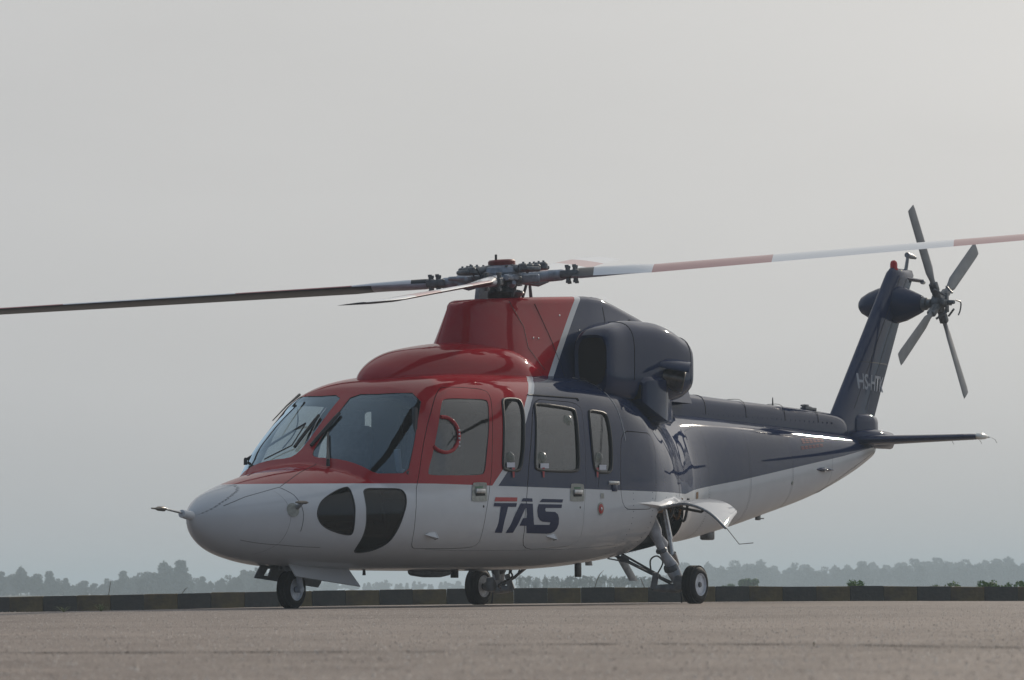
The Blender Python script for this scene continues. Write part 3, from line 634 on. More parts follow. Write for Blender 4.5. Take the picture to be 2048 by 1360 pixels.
# windshield wipers (both park towards the centre)
def wiper(base, knee, mid, b0, b1):
    w = MB().tube([base, Vector(base)+Vector((0, 0, .05)), knee], [.018, .016, .012], 8).tube([knee, mid], [.013, .009], 8)
    o = w.build('wiper', M['black'], HELI)
    MB().tube([b0, b1], .015, 8).build('wiper_blade', M['rubber'], o)
    v = (Vector(b1)-Vector(b0)); MB().tube([Vector(b0)+v*.15+Vector((-.006, 0, .012)), Vector(b0)+v*.85+Vector((-.006, 0, .012))], .007, 6).build('wiper_bracket', M['black'], o)
    return o
def wp(k, off=.016, side=-1):
    A, B = SN(np.array(F_[k])[:, 0], np.array(F_[k])[:, 1]); return [Vector((q[0], q[1]*-side, q[2])) for q in A+B*off]
wA, wB = wp('wiper_port'), wp('wiper_stbd', side=1)
wiper(wA[0], wA[1], wA[2], wA[3], wA[4]); wiper(wB[0], wB[1], wB[2], wB[3], wB[4])
MB().tube([wB[5], wB[6], wB[2]], .006, 6).build('wiper_link', M['black'], HELI)
# free-air thermometer above the starboard windshield
MB().tube([(2.0, .55, 1.66), (2.22, .55, 1.80), (2.42, .55, 1.905)], [.005, .007, .013], 8).build('air_thermometer', M['soot'], HELI)

# ------------------------------------------------------------------ upper deck: fairings, engines, spine, fin
def loftx(name, st, m, par=HELI, k=48, **kw):
    return MB().loft([se_ring(*s, k=k) for s in st]).build(name, M[m], par, angle=40, **kw)
def dense(st, n=5):
    st = np.array(st, float); d = np.arange(len(st)); t = np.linspace(0, len(st)-1, (len(st)-1)*n+1)
    return [tuple(pch(np.array([q]), d, st[:, c])[0] for c in range(st.shape[1])) for q in t]
# x, yc, zc, a, bu, bd, n
loftx('forward_fairing', dense([(2.70, 0, 2.0, .03, .03, .03, 2.2), (2.73, 0, 2.0, .12, .08, .1, 2.2), (2.80, 0, 2.0, .20, .15, .1, 2.2), (2.95, 0, 2.0, .29, .23, .1, 2.3), (3.20, 0, 2.0, .38, .315, .1, 2.4),
    (3.55, 0, 2.0, .47, .375, .1, 2.4), (4.0, 0, 2.0, .545, .425, .1, 2.4), (4.45, 0, 2.0, .60, .445, .1, 2.4), (4.75, 0, 2.0, .575, .40, .1, 2.3), (4.98, 0, 2.0, .50, .28, .1, 2.2), (5.12, 0, 2.0, .36, .12, .1, 2.0)]), 'red')
# rotor pylon fairing: plan outline swept up to a sloping top
def ztop(x): return float(np.interp(x, [4.0, 4.12, 4.35, 4.8, 5.6, 6.35, 6.55, 7.3, 8.2], [2.78, 2.80, 2.845, 2.88, 2.935, 2.985, 2.965, 2.815, 2.60]))
def plan(v, n=26):
    xf = 3.86+.26*min(v, 1)/.95; w = .56-.30*v; P = []
    for i in range(n+1):
        t = i/n
        if t < .55: a = t/.55*math.pi/2; P.append((xf+.75*(1-math.cos(a)), -w*math.sin(a)**.85))
        else: q = (t-.55)/.45; P.append((xf+.75+q*(8.1-xf-.75), -w*(1-.45*q*q)))
    return P
rings = []
for j in range(15):
    v = j/11; 
    if j <= 11: pl_ = [(x, y, 2.0+(ztop(x)-.07-2.0)*v) for x, y in plan(v)]
    else:
        a = (j-11)/3*math.pi/2; base = plan(1.0); ins = .07*(1-math.cos(a))
        pl_ = [(x+ins*(1 if x < 4.9 else 0)*max(0, 1-abs(y)/.26), y*(1-ins/.26), ztop(x)-.07+.07*math.sin(a)) for x, y in base]
    side = [Vector(q) for q in pl_]; rings.append(side+[Vector((q.x, -q.y, q.z)) for q in side[::-1][:-1]])
nR = len(rings[0]); mb = MB().loft(rings, caps=False)
top = len(mb.V)-nR; half = (nR+1)//2
# close the roof of the pylon across port and starboard
for i in range(half-1):
    a, b = top+i, top+i+1; c, d = top+(nR-i) % nR if i else top, top+nR-(i+1)
    mb.F.append((a, b, d) if i == 0 else (a, b, d, top+nR-i)); mb.MI.append(0)
mb.build('rotor_pylon', M['pylon'], HELI, angle=32)
def pyl(x, z):
    """a point on the port face of the pylon"""
    v = min(1, (z-2.0)/(ztop(x)-.07-2.0)); P = plan(v, 60); xs = [q[0] for q in P]; return Vector((x, float(np.interp(x, xs, [q[1] for q in P])), z))
PYL = child('rotor_pylon')
for ln in ([(4.95, 2.2), (4.78, 2.4), (4.82, 2.6), (4.7, 2.84)], [(5.15, 2.84), (5.25, 2.5), (5.3, 2.15)], [(6.45, 2.88), (6.4, 2.6)]):
    MB().tube([pyl(x, z)+Vector((0, -.001, 0)) for x, z in ln], .003, 5).build('panel_seam', M['seam'], PYL)
mb = MB()
for x, z in ((4.93, 2.50), (5.02, 2.50), (5.85, 2.62), (5.8, 2.5), (5.55, 2.75)): mb.lathe(pyl(x, z), (0, -1, .2), [(0, .010), (.004, .009), (.006, .004)], 8)
mb.build('pylon_fasteners', M['metal'], PYL)
q = pyl(6.93, 2.74); MB().add([q+Vector((-.09, -.01, 0)), q+Vector((.03, -.01, .05)), q+Vector((.03, -.012, -.07)), q+Vector((.03, -.06, 0))], [(0, 1, 3), (0, 3, 2), (1, 2, 3)]).build('vent_scoop', M['dark'], PYL)
for x in (6.5, 6.95): MB().box((x, -.07, ztop(x)-.002), (.13, .12, .022), Matrix.Rotation(math.atan(-(ztop(x+.05)-ztop(x-.05))/.1), 3, 'Y'), bev=.006).build('latch_cover', M['navy'], PYL)

for s in (-1, 1):
    st = [(5.46, .26, 2.33, .245, .25), (5.49, .262, 2.33, .265, .275), (5.56, .265, 2.335, .285, .305), (5.8, .27, 2.34, .30, .34), (6.15, .28, 2.345, .315, .372), (6.5, .29, 2.345, .325, .378), (6.75, .29, 2.34, .325, .350), (6.95, .285, 2.33, .32, .30), (7.10, .28, 2.33, .305, .25), (7.16, .28, 2.33, .27, .20)]
    rg = []; YC = lambda x: float(np.interp(x, [5.46, 5.6, 5.85, 6.2], [.685, .66, .60, .575]))
    for (x, a, zc, w, bu) in [tuple(q) for q in dense(st, 4)]:
        bd = float(np.interp(x, [5.46, 5.8, 6.7, 7.0, 7.16], [.36, .42, .42, .34, .26]))
        w *= float(np.interp(x, [5.46, 5.6, 5.85, 6.2], [.72, .78, .92, 1])); bu *= float(np.interp(x, [5.46, 5.7, 6.1], [.86, .95, 1])); rg.append(se_ring(x, s*YC(x), zc, w, bu, bd, 3.3, 56, 4.5))
    e_ = MB().loft(rg, caps=False)
    # inlet throat going inwards, dark
    inn = [se_ring(5.46, s*.685, 2.33, .1764, .215, .36, 3.3, 56, 4.5), se_ring(5.485, s*.685, 2.33, .150, .19, .26, 3.3, 56), se_ring(5.7, s*.66, 2.33, .14, .18, .22, 2.6, 56), se_ring(6.1, s*.62, 2.33, .10, .12, .15, 2.2, 56)]
    e_.loft(inn[:2], 0, caps=False); b0 = len(e_.V); e_.V += [tuple(v) for v in rg[-1]]; e_.F.append(tuple(range(b0, b0+56))); e_.MI.append(0)
    eng = e_.build('engine_cowling', M['navy'], HELI, angle=50)
    MB().loft(inn[1:], 0).build('engine_inlet', M['dark'], eng, angle=50)
    # exhaust stub: oval pipe turned outwards and aft
    ax = Vector((.50, s*.84, -.20)).normalized(); c0 = Vector((6.60, s*.68, 2.22)); uu = Vector((0, 0, 1))-ax*ax.z; uu.normalize(); vv = ax.cross(uu)
    def er(t, r, k=1.0): return [c0+ax*t+uu*(r*.58*math.sin(g))+vv*(r*1.25*k*math.cos(g)) for g in np.linspace(0, 2*math.pi, 32, endpoint=False)]
    MB().loft([er(-.15, .17), er(.15, .185), er(.30, .20), er(.33, .205), er(.335, .198), er(.30, .188), er(-.1, .15)], caps=False).build('exhaust_pipe', M['soot'], eng, angle=60)
    MB().loft([er(-.08, .155), er(-.1, .02)]).build('exhaust_core', M['dark'], eng)
    # hood over the exhaust
    hd = []
    for t in np.linspace(0, 1, 8):
        hd.append([c0+ax*(-.12+.48*t)+uu*(.05+(.12+.01*t)*math.sin(g))+vv*(.27+.06*t)*math.cos(g) for g in np.linspace(math.radians(8), math.radians(172), 18)])
    MB().loft(hd, caps=False, closed=False).loft([[v+uu*.012 for v in r] for r in hd], caps=False, closed=False).loft([hd[-1], [v+uu*.012 for v in hd[-1]]], caps=False, closed=False).build('exhaust_hood', M['navy'], eng, angle=60)
    # oil cooler scoop low on the cowling
    def sr(x, y0, y1, z0, z1): return [Vector((x, s*y0, z0)), Vector((x, s*y1, z0+.03)), Vector((x, s*(y1+.01), z1-.05)), Vector((x, s*(y1-.05), z1)), Vector((x, s*y0, z1+.01))]
    MB().loft([sr(6.06, .62, .90, 1.90, 2.15), sr(6.12, .60, .925, 1.86, 2.18), sr(6.45, .55, .93, 1.74, 2.20), sr(6.8, .45, .80, 1.72, 2.14), sr(7.1, .35, .55, 1.75, 2.1)]).build('cooler_scoop', M['navy'], eng, angle=30)
    MB().loft([sr(6.045, .63, .885, 1.93, 2.13), sr(6.056, .63, .885, 1.93, 2.13)]).build('scoop_mouth', M['dark'], eng)
    for pts_ in ([(5.95, 1), (5.95, 0)], [(7.04, 1), (7.04, 0)]):
        x = pts_[0][0]; w = float(np.interp(x, [q[0] for q in st], [q[3] for q in st])); bu = float(np.interp(x, [q[0] for q in st], [q[4] for q in st]))
        R = se_ring(x, s*YC(x), 2.34, w*(.94 if x < 6 else 1), bu, .42, 3.3, 60, 4.5); R = sorted([v for v in R if v.y*s > .575 and v.z > 2.12], key=lambda v: -v.z)
        MB().tube([v+Vector((0, s*.002, 0)) for v in R], .004, 5).build('cowling_seam', M['seam'], eng)
# filled deck between the engines
loftx('engine_deck', dense([(5.15, 0, 2.0, .50, .13, .2, 3.0), (5.4, 0, 2.0, .60, .17, .2, 3.0), (6.2, 0, 2.0, .66, .18, .2, 3.0), (6.9, 0, 1.95, .56, .16, .3, 3.0), (7.5, 0, 1.85, .42, .2, .3, 3.0)], 4), 'navy')
# tail boom spine with the drive shaft under it
sp = loftx('boom_spine', dense([(6.9, 0, 1.9, .26, .30, .1, 3.2), (7.4, 0, 1.9, .22, .275, .1, 3.4), (8.5, 0, 1.88, .19, .235, .1, 3.6), (10.2, 0, 1.86, .155, .212, .1, 3.6), (11.3, 0, 1.84, .13, .205, .1, 3.4), (11.7, 0, 1.83, .12, .195, .1, 3.2), (11.95, 0, 1.83, .10, .15, .1, 2.6), (12.05, 0, 1.83, .04, .06, .05, 2)], 4), 'navy')
for x in (8.6, 9.5, 10.4, 11.2):
    R = [v for v in se_ring(x, 0, 1.87, float(np.interp(x, [8.5, 11.3], [.192, .132])), float(np.interp(x, [8.5, 10.2, 11.3], [.246, .223, .177])), .1, 3.6, 60) if v.z > 1.9]
    R = sorted(R, key=lambda v: math.atan2(v.z-1.87, v.y)); MB().tube(R, .003, 5).build('spine_seam', M['seam'], sp)
MB().tube([(10.41, 0, 2.06), (10.41, 0, 2.155)], [.010, .005], 8).build('spine_antenna', M['black'], sp)
mb = MB().box((11.17, -.03, 2.06), (.26, .07, .03), bev=.008).box((11.1, -.03, 2.085), (.08, .05, .04), bev=.008).tube([(11.0, -.03, 2.09), (11.18, -.05, 2.075), (11.34, -.03, 2.05)], .010, 6); mb.build('shaft_bearing_vent', M['steel'], sp)
mb = MB()
for x in np.arange(7.9, 11.6, .11): mb.box((x, -float(np.interp(x, [8.5, 11.3], [.186, .128]))-.002, 1.915), (.018, .006, .018))
mb.build('spine_latches', M['navy'], sp, kind='stuff')

# fin: airfoil sections stacked in z
def foil(c, t, n=18):
    P = []
    for i in range(n+1):
        u = (1-math.cos(math.pi*i/n))/2; y = 5*t*c*(.2969*math.sqrt(u)-.126*u-.3516*u*u+.2843*u**3-.1015*u**4); P.append((u*c, y))
    return P
def finsec(z):
    xl = float(np.interp(z, [1.6, 2.04, 3.66, 3.72], [11.45, 11.79, 13.20, 13.27])); xt = float(np.interp(z, [1.6, 2.08, 3.14, 3.66, 3.72], [12.62, 12.83, 13.48, 13.84, 13.80])); th = float(np.interp(z, [1.6, 2.1, 3.66, 3.72], [.20, .175, .145, .10])); return xl, xt-xl, th
def finy(x, z):
    xl, c, th = finsec(z); u = min(max((x-xl)/c, 0), 1); t = th/c; return 5*t*c*(.2969*math.sqrt(u)-.126*u-.3516*u*u+.2843*u**3-.1015*u**4)
rg = []
for z in [1.6, 1.8, 2.04, 2.3, 2.7, 3.14, 3.4, 3.6, 3.66, 3.695, 3.715]:
    xl, c, th = finsec(z); k = 1 if z < 3.65 else (.95 if z < 3.69 else .75 if z < 3.71 else .45); P = foil(c, th/c)
    rg.append([Vector((xl+x, -y*k, z)) for x, y in P]+[Vector((xl+x, y*k, z)) for x, y in P[::-1][1:-1]])
FIN = MB().loft(rg).build('tail_fin', M['navy'], HELI, angle=50)
for u in (.30, .62): MB().tube([(lambda xl, c: Vector((xl+u*c, -finy(xl+u*c, z)-.0005, z)))(*finsec(z)[:2]) for z in np.linspace(2.1, 3.6, 20)], .003, 5).build('fin_seam', M['seam'], FIN)
MB().tube([(lambda x: Vector((x, -finy(x, 2.62)-.0005, 2.62)))(x) for x in np.linspace(12.36, 13.1, 14)], .003, 5).build('fin_seam', M['seam'], FIN)
tx = bpy.data.curves.new('registration', 'FONT'); tx.body = 'HS-HTK'; tx.size = .235; tx.offset = .004; tx.space_character = .95
to = bpy.data.objects.new('registration_tmp', tx); col.objects.link(to); dg = bpy.context.evaluated_depsgraph_get(); tm = bpy.data.meshes.new_from_object(to.evaluated_get(dg)); bpy.data.objects.remove(to)
for v in tm.vertices:
    x, z = 12.235+v.co.x*.98, 2.325+v.co.y-.02*v.co.x; v.co = (x, -finy(x, z)-.004, z)
tm.materials.append(M['stencil']); link('registration_lettering', tm, FIN)
MB().lathe((13.34, 0, 3.69), (0, 0, 1), [(0, .05), (.02, .05)], 16).lathe((13.34, 0, 3.71), (0, 0, 1), [(0, .042), (.05, .042), (.078, .034), (.092, .016)], 16).build('beacon', M['beacon'], FIN)
MB().tube([(13.62, 0, 3.66), (13.66, 0, 3.75), (13.70, 0, 3.865)], [.022, .020, .018], 10).build('vhf_antenna', M['grey'], FIN); MB().tube([(13.68, 0, 3.885), (13.80, 0, 3.875), (13.9, 0, 3.865)], [.032, .03, .016], 10).build('antenna_horn', M['grey'], FIN)
MB().loft([se_ring(x, 0, 3.615, a, .018, .022, 2, 16) for x, a in ((13.5, .03), (13.6, .06), (13.85, .055), (14.0, .05), (14.06, .03), (14.08, .01))]).build('tail_light_fairing', M['navy'], FIN)
MB().lathe((14.0, -.03, 3.60), (1, 0, -.1), [(0, .028), (.04, .026), (.07, .012)], 12).build('tail_light', M['lens'], FIN)
# gearbox pod through the fin, along Y
axis = Vector((-.03, -1, -.02)).normalized(); c0 = Vector((13.33, .43, 3.31))
gb = MB().lathe(c0, axis, [(.0, .02), (.015, .06), (.05, .10), (.14, .148), (.26, .19), (.38, .215), (.48, .212), (.58, .188), (.67, .150), (.75, .115), (.79, .095), (.80, .08)], 36).build('tail_gearbox_pod', M['navy'], HELI, angle=50)
MB().lathe(c0+axis*.79, axis, [(0, .075), (.06, .07), (.07, .05), (.12, .05)], 20).build('gearbox_flange', M['steel'], gb)
# lower fin block and stabiliser
MB().loft([se_ring(x, 0, 1.92, a, b, .2, 4, 32) for x, a, b in ((12.16, .05, .05), (12.18, .10, .10), (12.24, .115, .125), (12.55, .12, .135), (12.66, .115, .11), (12.68, .10, .09))]).build('fin_root_block', M['navy'], FIN, angle=50)
for s in (-1, 1):
    rg = []
    for y, xl, c, th in ((.0, 12.02, .86, .15), (.15, 12.03, .84, .14), (.3, 12.06, .78, .105), (.8, 12.12, .64, .085), (1.40, 12.19, .48, .066), (1.47, 12.21, .45, .055), (1.49, 12.24, .40, .02)):
        z = 1.745+.010*y; P = foil(c, th/c, 14); rg.append([Vector((xl+a_, s*y, z+b_)) for a_, b_ in P]+[Vector((xl+a_, s*y, z-b_)) for a_, b_ in P[::-1][1:-1]])
    sb = MB().loft(rg).build('stabiliser', M['navy'], HELI, angle=50)
    MB().loft([se_ring(12.24+x, s*1.50, 1.762, a, a, a, 2, 14) for x, a in ((0, .008), (.03, .030), (.12, .036), (.22, .028), (.29, .006))]).build('tip_light', M['lens'], sb)
    for y in (.95, 1.3, 1.49):
        MB().tube([(12.72-.12*(y-.9), s*y, 1.755), (12.80-.1*(y-.9), s*y, 1.735), (12.83-.1*(y-.9), s*(y+.005), 1.70)], .0025, 5).build('static_wick', M['black'], sb)
    MB().loft([se_ring(12.0+x, s*.12, 1.77, a, .11*k_s, .10, 2.6, 20) for x, a, k_s in ((0, .02, .2), (.1, .11, .7), (.4, .16, 1), (.8, .14, .8), (.95, .05, .3))]).build('stabiliser_fillet', M['navy'], sb, angle=60)

# ------------------------------------------------------------------ main rotor
HUB = Vector((5.01, 0, 3.07)); ROT = empty('main_rotor', HUB, HELI)
tilt = Matrix.Rotation(math.radians(-6.0), 3, 'Y')
def rb(mb, name, m, par=ROT, **kw): return mb.build(name, M[m], par, **kw)
rb(MB().lathe((0, 0, -.22), (.0, 0, 1), [(-.03, .115), (0, .125), (.03, .10), (.05, .16), (.09, .20), (.11, .19), (.13, .12), (.2, .11)], 24), 'swashplate', 'steel')
rb(MB().lathe((0, 0, -.16), (-.1, 0, 1), [(0, .08), (.14, .09), (.18, .20), (.23, .22), (.28, .20), (.30, .12)], 28), 'hub_body', 'hub')
cp = rb(MB().lathe((-.02, 0, .108), (-.1, 0, 1), [(0, .12), (.012, .13), (.065, .13), (.08, .115), (.085, .03)], 24), 'hub_cap', 'cap')
for a in (.6, 2.2, 3.9, 5.4):
    MB().box((.19*math.cos(a)-.02, .19*math.sin(a), .115+.1*.19*math.cos(a)*.1), (.10, .02, .012), Matrix.Rotation(a, 3, 'Z')).build('cap_latch', M['steel'], cp)
MB().tube([(-.08, .03, .18), (-.08, .03, .235)], .012, 6).build('cap_knob', M['black'], cp)
blades = [(-66.87, .0640, 13.0), (113.13, -.0425, 4.5), (23.13, .1110, 7.0), (-156.87, -.1020, 7.0)]
AIR = [(0, 0), (.012, .035), (.05, .068), (.12, .092), (.25, .105), (.45, .098), (.7, .062), (.9, .024), (1, .003)]
def band_mat():
    m, n, b = nodes('blade_bands'); t = n.nodes.new('ShaderNodeTexCoord'); s = n.nodes.new('ShaderNodeSeparateXYZ'); n.links.new(t.outputs['Object'], s.inputs[0])
    r = n.nodes.new('ShaderNodeMapRange'); r.inputs['From Max'].default_value = 8.; n.links.new(s.outputs['X'], r.inputs['Value'])
    k = n.nodes.new('ShaderNodeValToRGB'); k.color_ramp.interpolation = 'CONSTANT'; e = k.color_ramp.elements
    w, rd, bl = (.80, .82, .84, 1), (.44, .15, .15, 1), (.02, .02, .024, 1)
    e[0].position = 0; e[0].color = bl; e[1].position = .85/8; e[1].color = w
    for p, c in ((1.42/8, rd), (2.54/8, w), (4.23/8, rd), (5.5/8, w)): q = k.color_ramp.elements.new(p); q.color = c
    n.links.new(r.outputs[0], k.inputs['Fac']); n.links.new(k.outputs[0], b.inputs['Base Color']); b.inputs['Roughness'].default_value = .3; b.inputs['Coat Weight'].default_value = .4
    return m
M['bands'] = band_mat()
for az, slope, pitch in blades:
    arm = empty('blade_arm', (0, 0, 0), ROT); arm.rotation_euler = (0, -math.atan(slope), math.radians(az)); 
    # grip, spindle and damper as one arm part; blade as another
    mb = MB(); mb.tube([(.12, 0, .0), (.30, 0, .0), (.42, 0, .0)], [.062, .050, .046], 14).tube([(.40, 0, 0), (.44, 0, 0), (.56, 0, 0), (.60, 0, 0)], [.042, .056, .054, .042], 12)
    mb.box((.30, .09, .03), (.26, .05, .06), bev=.012).box((.27, -.09, -.02), (.18, .06, .08), bev=.015).tube([(.20, .16, .02), (.5, .11, .03)], .022, 8)
    g = mb.build('blade_grip', M['hub'], ROT, angle=40); g.rotation_euler = arm.rotation_euler
    mb = MB()
    for xx, yy in ((.62, .06), (.62, -.06), (.69, .06), (.69, -.06)): mb.tube([(xx, yy, -.075), (xx, yy, .075)], .015, 8).tube([(xx, yy, .062), (xx, yy, .085)], .021, 6).tube([(xx, yy, -.085), (xx, yy, -.062)], .021, 6)
    mb.box((.64, 0, 0), (.18, .17, .07), bev=.012); k = mb.build('blade_pins', M['steel'], ROT, angle=40); k.rotation_euler = arm.rotation_euler
    # blade: sections along x, chord in y (leading edge +y: anticlockwise from above)
    rg = []; nA = len(AIR)
    for r_, ch, tk, tw in ((.66, .15, .6, 4), (.74, .19, .55, 3), (.95, .25, .40, 2.5), (1.25, .33, .24, 2), (1.45, .385, .11, 2), (2.5, .39, .10, 1), (4.0, .39, .095, 0), (5.2, .39, .095, -1), (6.1, .39, .09, -2), (6.35, .375, .09, -2), (6.62, .30, .08, -2), (6.70, .22, .05, -2)):
        a = math.radians(pitch+tw); sweep = -.0 if r_ < 6.2 else -.28*(r_-6.2); ring = []
        up_ = [(.30*ch-u*ch, t/.21*tk*ch) for u, t in AIR]; lo_ = [(.30*ch-u*ch, -t/.21*tk*ch*.85) for u, t in AIR[::-1]][1:-1]
        for yy, zz in up_+lo_: ring.append(Vector((r_, yy*math.cos(a)-zz*math.sin(a)+sweep, yy*math.sin(a)+zz*math.cos(a))))
        rg.append(ring)
    mb = MB(); n_ = len(rg[0])
    V_ = [v for r in rg for v in r]; F_l, MI_ = [], []
    for i in range(len(rg)-1):
        for q in range(n_):
            F_l.append((i*n_+q, i*n_+(q+1) % n_, (i+1)*n_+(q+1) % n_, (i+1)*n_+q)); upper = q < nA-1
            MI_.append(0 if upper else (2 if i < 3 else 1))
    F_l.append(tuple(range(n_))[::-1]); MI_.append(1); F_l.append(tuple((len(rg)-1)*n_+q for q in range(n_))); MI_.append(1)
    bo = mesh('rotor_blade', V_, F_l, [M['bands'], M['blade_low'], M['cuff']], ROT, True, MI_, angle=45); bo.rotation_euler = arm.rotation_euler
    bpy.data.objects.remove(arm)
# light cuff on the blade that shows its underside is part of every blade; vibration absorbers between the arms
for i in range(4):
    a = math.radians(-66.87+45+90*i); zt = .105*math.cos(a); c, s_ = math.cos(a), math.sin(a); R = Matrix.Rotation(a, 3, 'Z')
    mb = MB().tube([(.10*c, .10*s_, .10), (.40*c, .40*s_, .09+zt*.4)], [.045, .03], 10)
    mb.box((.42*c, .42*s_, .09+zt*.42), (.15, .17, .045), R, bev=.02)
    for dq in (-.075, 0, .075): mb.lathe((.42*c-dq*s_, .42*s_+dq*c, .07+zt*.42), (0, 0, 1), [(0, .03), (.01, .042), (.055, .042), (.068, .03), (.072, .012), (.085, .010)], 12)
    mb.tube([(.30*c-.05*s_, .30*s_+.05*c, .06+zt*.3), (.38*c-.09*s_, .38*s_+.09*c, .13+zt*.4)], .012, 6).tube([(.30*c+.05*s_, .30*s_-.05*c, .06+zt*.3), (.38*c+.09*s_, .38*s_-.09*c, .13+zt*.4)], .012, 6)
    rb(mb, 'vibration_absorber', 'steel', angle=40)
    a2 = a-.2; rb(MB().tube([(.2*math.cos(a2), .2*math.sin(a2), -.17), (.27*math.cos(a2+.12), .27*math.sin(a2+.12), .0)], .014, 8).box((.27*math.cos(a2+.12), .27*math.sin(a2+.12), -.01), (.06, .05, .05), bev=.01), 'pitch_link', 'steel')
for i in range(4):
    a = math.radians(-66.87+90*i+22); c, s_ = math.cos(a), math.sin(a); zt = .105*c
    rb(MB().tube([(.16*c, .16*s_, -.02+zt*.1), (.34*c, .34*s_, -.05+zt*.3), (.44*c, .44*s_, -.03+zt*.4)], [.03, .036, .02], 8).box((.3*c, .3*s_, .02+zt*.3), (.16, .07, .05), Matrix.Rotation(a+.5, 3, 'Z'), bev=.012), 'lead_lag_damper', 'hub')
mb = MB().box((-.46, -.04, -.20), (.16, .05, .22), Matrix.Rotation(.2, 3, 'Y'), bev=.01); rb(mb, 'control_servo', 'grey')
rb(MB().tube([(.42, -.06, -.25), (.38, -.06, -.0)], [.020, .014], 8), 'scissor_link', 'steel'); rb(MB().tube([(.18, .2, -.26), (.18, .2, -.1)], .02, 8), 'scissor_link', 'grey'); rb(MB().tube([(-.24, .1, -.26), (-.24, .1, -.1)], .02, 8), 'scissor_link', 'steel')

# ------------------------------------------------------------------ tail rotor (at rest)
TR = empty('tail_rotor', (13.32, -.56, 3.30), HELI)
th = MB().lathe((0, .16, 0), (0, -1, 0), [(0, .045), (.10, .05), (.11, .10), (.15, .11), (.19, .10), (.2, .06), (.25, .05), (.27, .02)], 20).build('tail_rotor_hub', M['steel'], TR, angle=40)
for i in range(4):
    a = math.radians(34+90*i); R = Matrix.Rotation(-a, 3, 'Y'); rg = []
    for r_, ch, tk in ((.20, .07, .05), (.30, .08, .045), (.42, .155, .022), (.8, .162, .017), (1.15, .165, .013), (1.215, .15, .008)):
        b = math.radians(12-8*r_); ring = []
        for k_ in range(12):
            g = 2*math.pi*k_/12; yy, xx = tk/2*math.sin(g), ch/2*math.cos(g); ring.append(R @ Vector((r_, -(yy*math.cos(b)-xx*math.sin(b)), xx*math.cos(b)+yy*math.sin(b))))
        rg.append(ring)
    MB().loft(rg).build('tail_rotor_blade', M['tblade'], TR, angle=60)
    g = MB().tube([R @ Vector((.04, 0, 0)), R @ Vector((.24, 0, 0))], [.05, .04], 10).box(R @ Vector((.20, .0, 0)), (.11, .09, .07), R, bev=.012).tube([R @ Vector((.12, -.13, .05)), R @ Vector((.22, -.03, .08))], .013, 6)
    g.build('blade_grip', M['steel'], TR, angle=40)
MB().box((0, -.10, 0), (.22, .03, .06), bev=.01).box((0, -.10, 0), (.06, .03, .22), bev=.01).tube([(0, -.08, 0), (0, -.19, 0)], [.03, .022], 10).build('pitch_beam', M['steel'], TR)
MB().tube(cr([np.array(q) for q in ((.02, -.20, .02), (.10, -.22, 0), (.13, -.2, -.08), (.12, -.18, -.14))]), .008, 6).build('counterweight_arm', M['steel'], TR)

# ------------------------------------------------------------------ landing gear
def wheel(name, c, R, w, par, side):
    """side: -1 the hub face points to port"""
    c = Vector(c); h = w/2; rr = R*.56
    t = MB().lathe(c-Vector((0, h, 0)), (0, 1, 0), [(.012, rr*1.02), (.002, rr*1.12), (0, R*.72), (.010, R*.84), (.028, R*.93), (.05, R*.985), (h*.86, R*.998), (h, R), (w-h*.86, R*.998), (w-.05, R*.985), (w-.028, R*.93), (w-.010, R*.84), (w, R*.72), (w-.002, rr*1.12), (w-.012, rr*1.02)], 44, flat=.0015, caps=False)
    for k_ in (-.30, -.1, .1, .3): t.lathe(c+Vector((0, k_*w-.0015, 0)), (0, 1, 0), [(0, R*.999), (.0015, R*1.004), (.003, R*.999)], 44, flat=.001)
    ty = t.build(name, M['tyre'], par, angle=40)
    for s in (-1, 1):
        f0 = c+Vector((0, s*(h-.012), 0)); ax = Vector((0, s, 0))
        rm = MB().lathe(f0-ax*.04, ax, [(.0, rr*.5), (.0, rr*.55), (.005, rr*.8), (.030, rr*.92), (.046, rr*1.0), (.046, rr*1.04), (.03, rr*1.04)], 32).build('wheel_rim', M['rim'], ty, angle=40)
        hb = MB().lathe(f0-ax*.04, ax, [(0, rr*.30), (.030, rr*.27), (.044, rr*.22), (.046, rr*.10)], 20)
        for q in range(8):
            a = 2*math.pi*q/8; hb.lathe(f0+Vector((math.cos(a), 0, math.sin(a)))*rr*.66-ax*.038, ax, [(0, .009), (.012, .009), (.014, .005)], 8)
        hb.build('wheel_hub', M['steel'], ty, angle=40)
    return ty
NG = MB().tube([(1.36, 0, .62), (1.43, 0, .36)], [.055, .045], 14).tube([(1.43, 0, .40), (1.455, 0, .34)], [.06, .055], 14).box((1.455, -.02, .355), (.10, .23, .05), bev=.015).build('nose_gear_leg', M['grey'], HELI, angle=40)
MB().tube([(1.44, -.095, .36), (1.455, -.10, .28), (1.483, -.095, .175)], [.024, .026, .03], 10).tube([(1.483, -.115, .165), (1.483, -.06, .165)], .032, 12).build('wheel_fork', M['gearwhite'], NG, angle=40)
MB().tube([(1.40, 0, .5), (1.62, 0, .46)], .018, 8).tube([(1.33, .03, .52), (1.41, .05, .34)], .012, 6).build('drag_link', M['steel'], NG)
wheel('nose_wheel', (1.483, 0, .163), .165, .132, HELI, -1)
nb = MB().box((1.45, 0, .47), (.64, .26, .14)); nb.build('nose_wheel_bay', M['dark'], HELI)
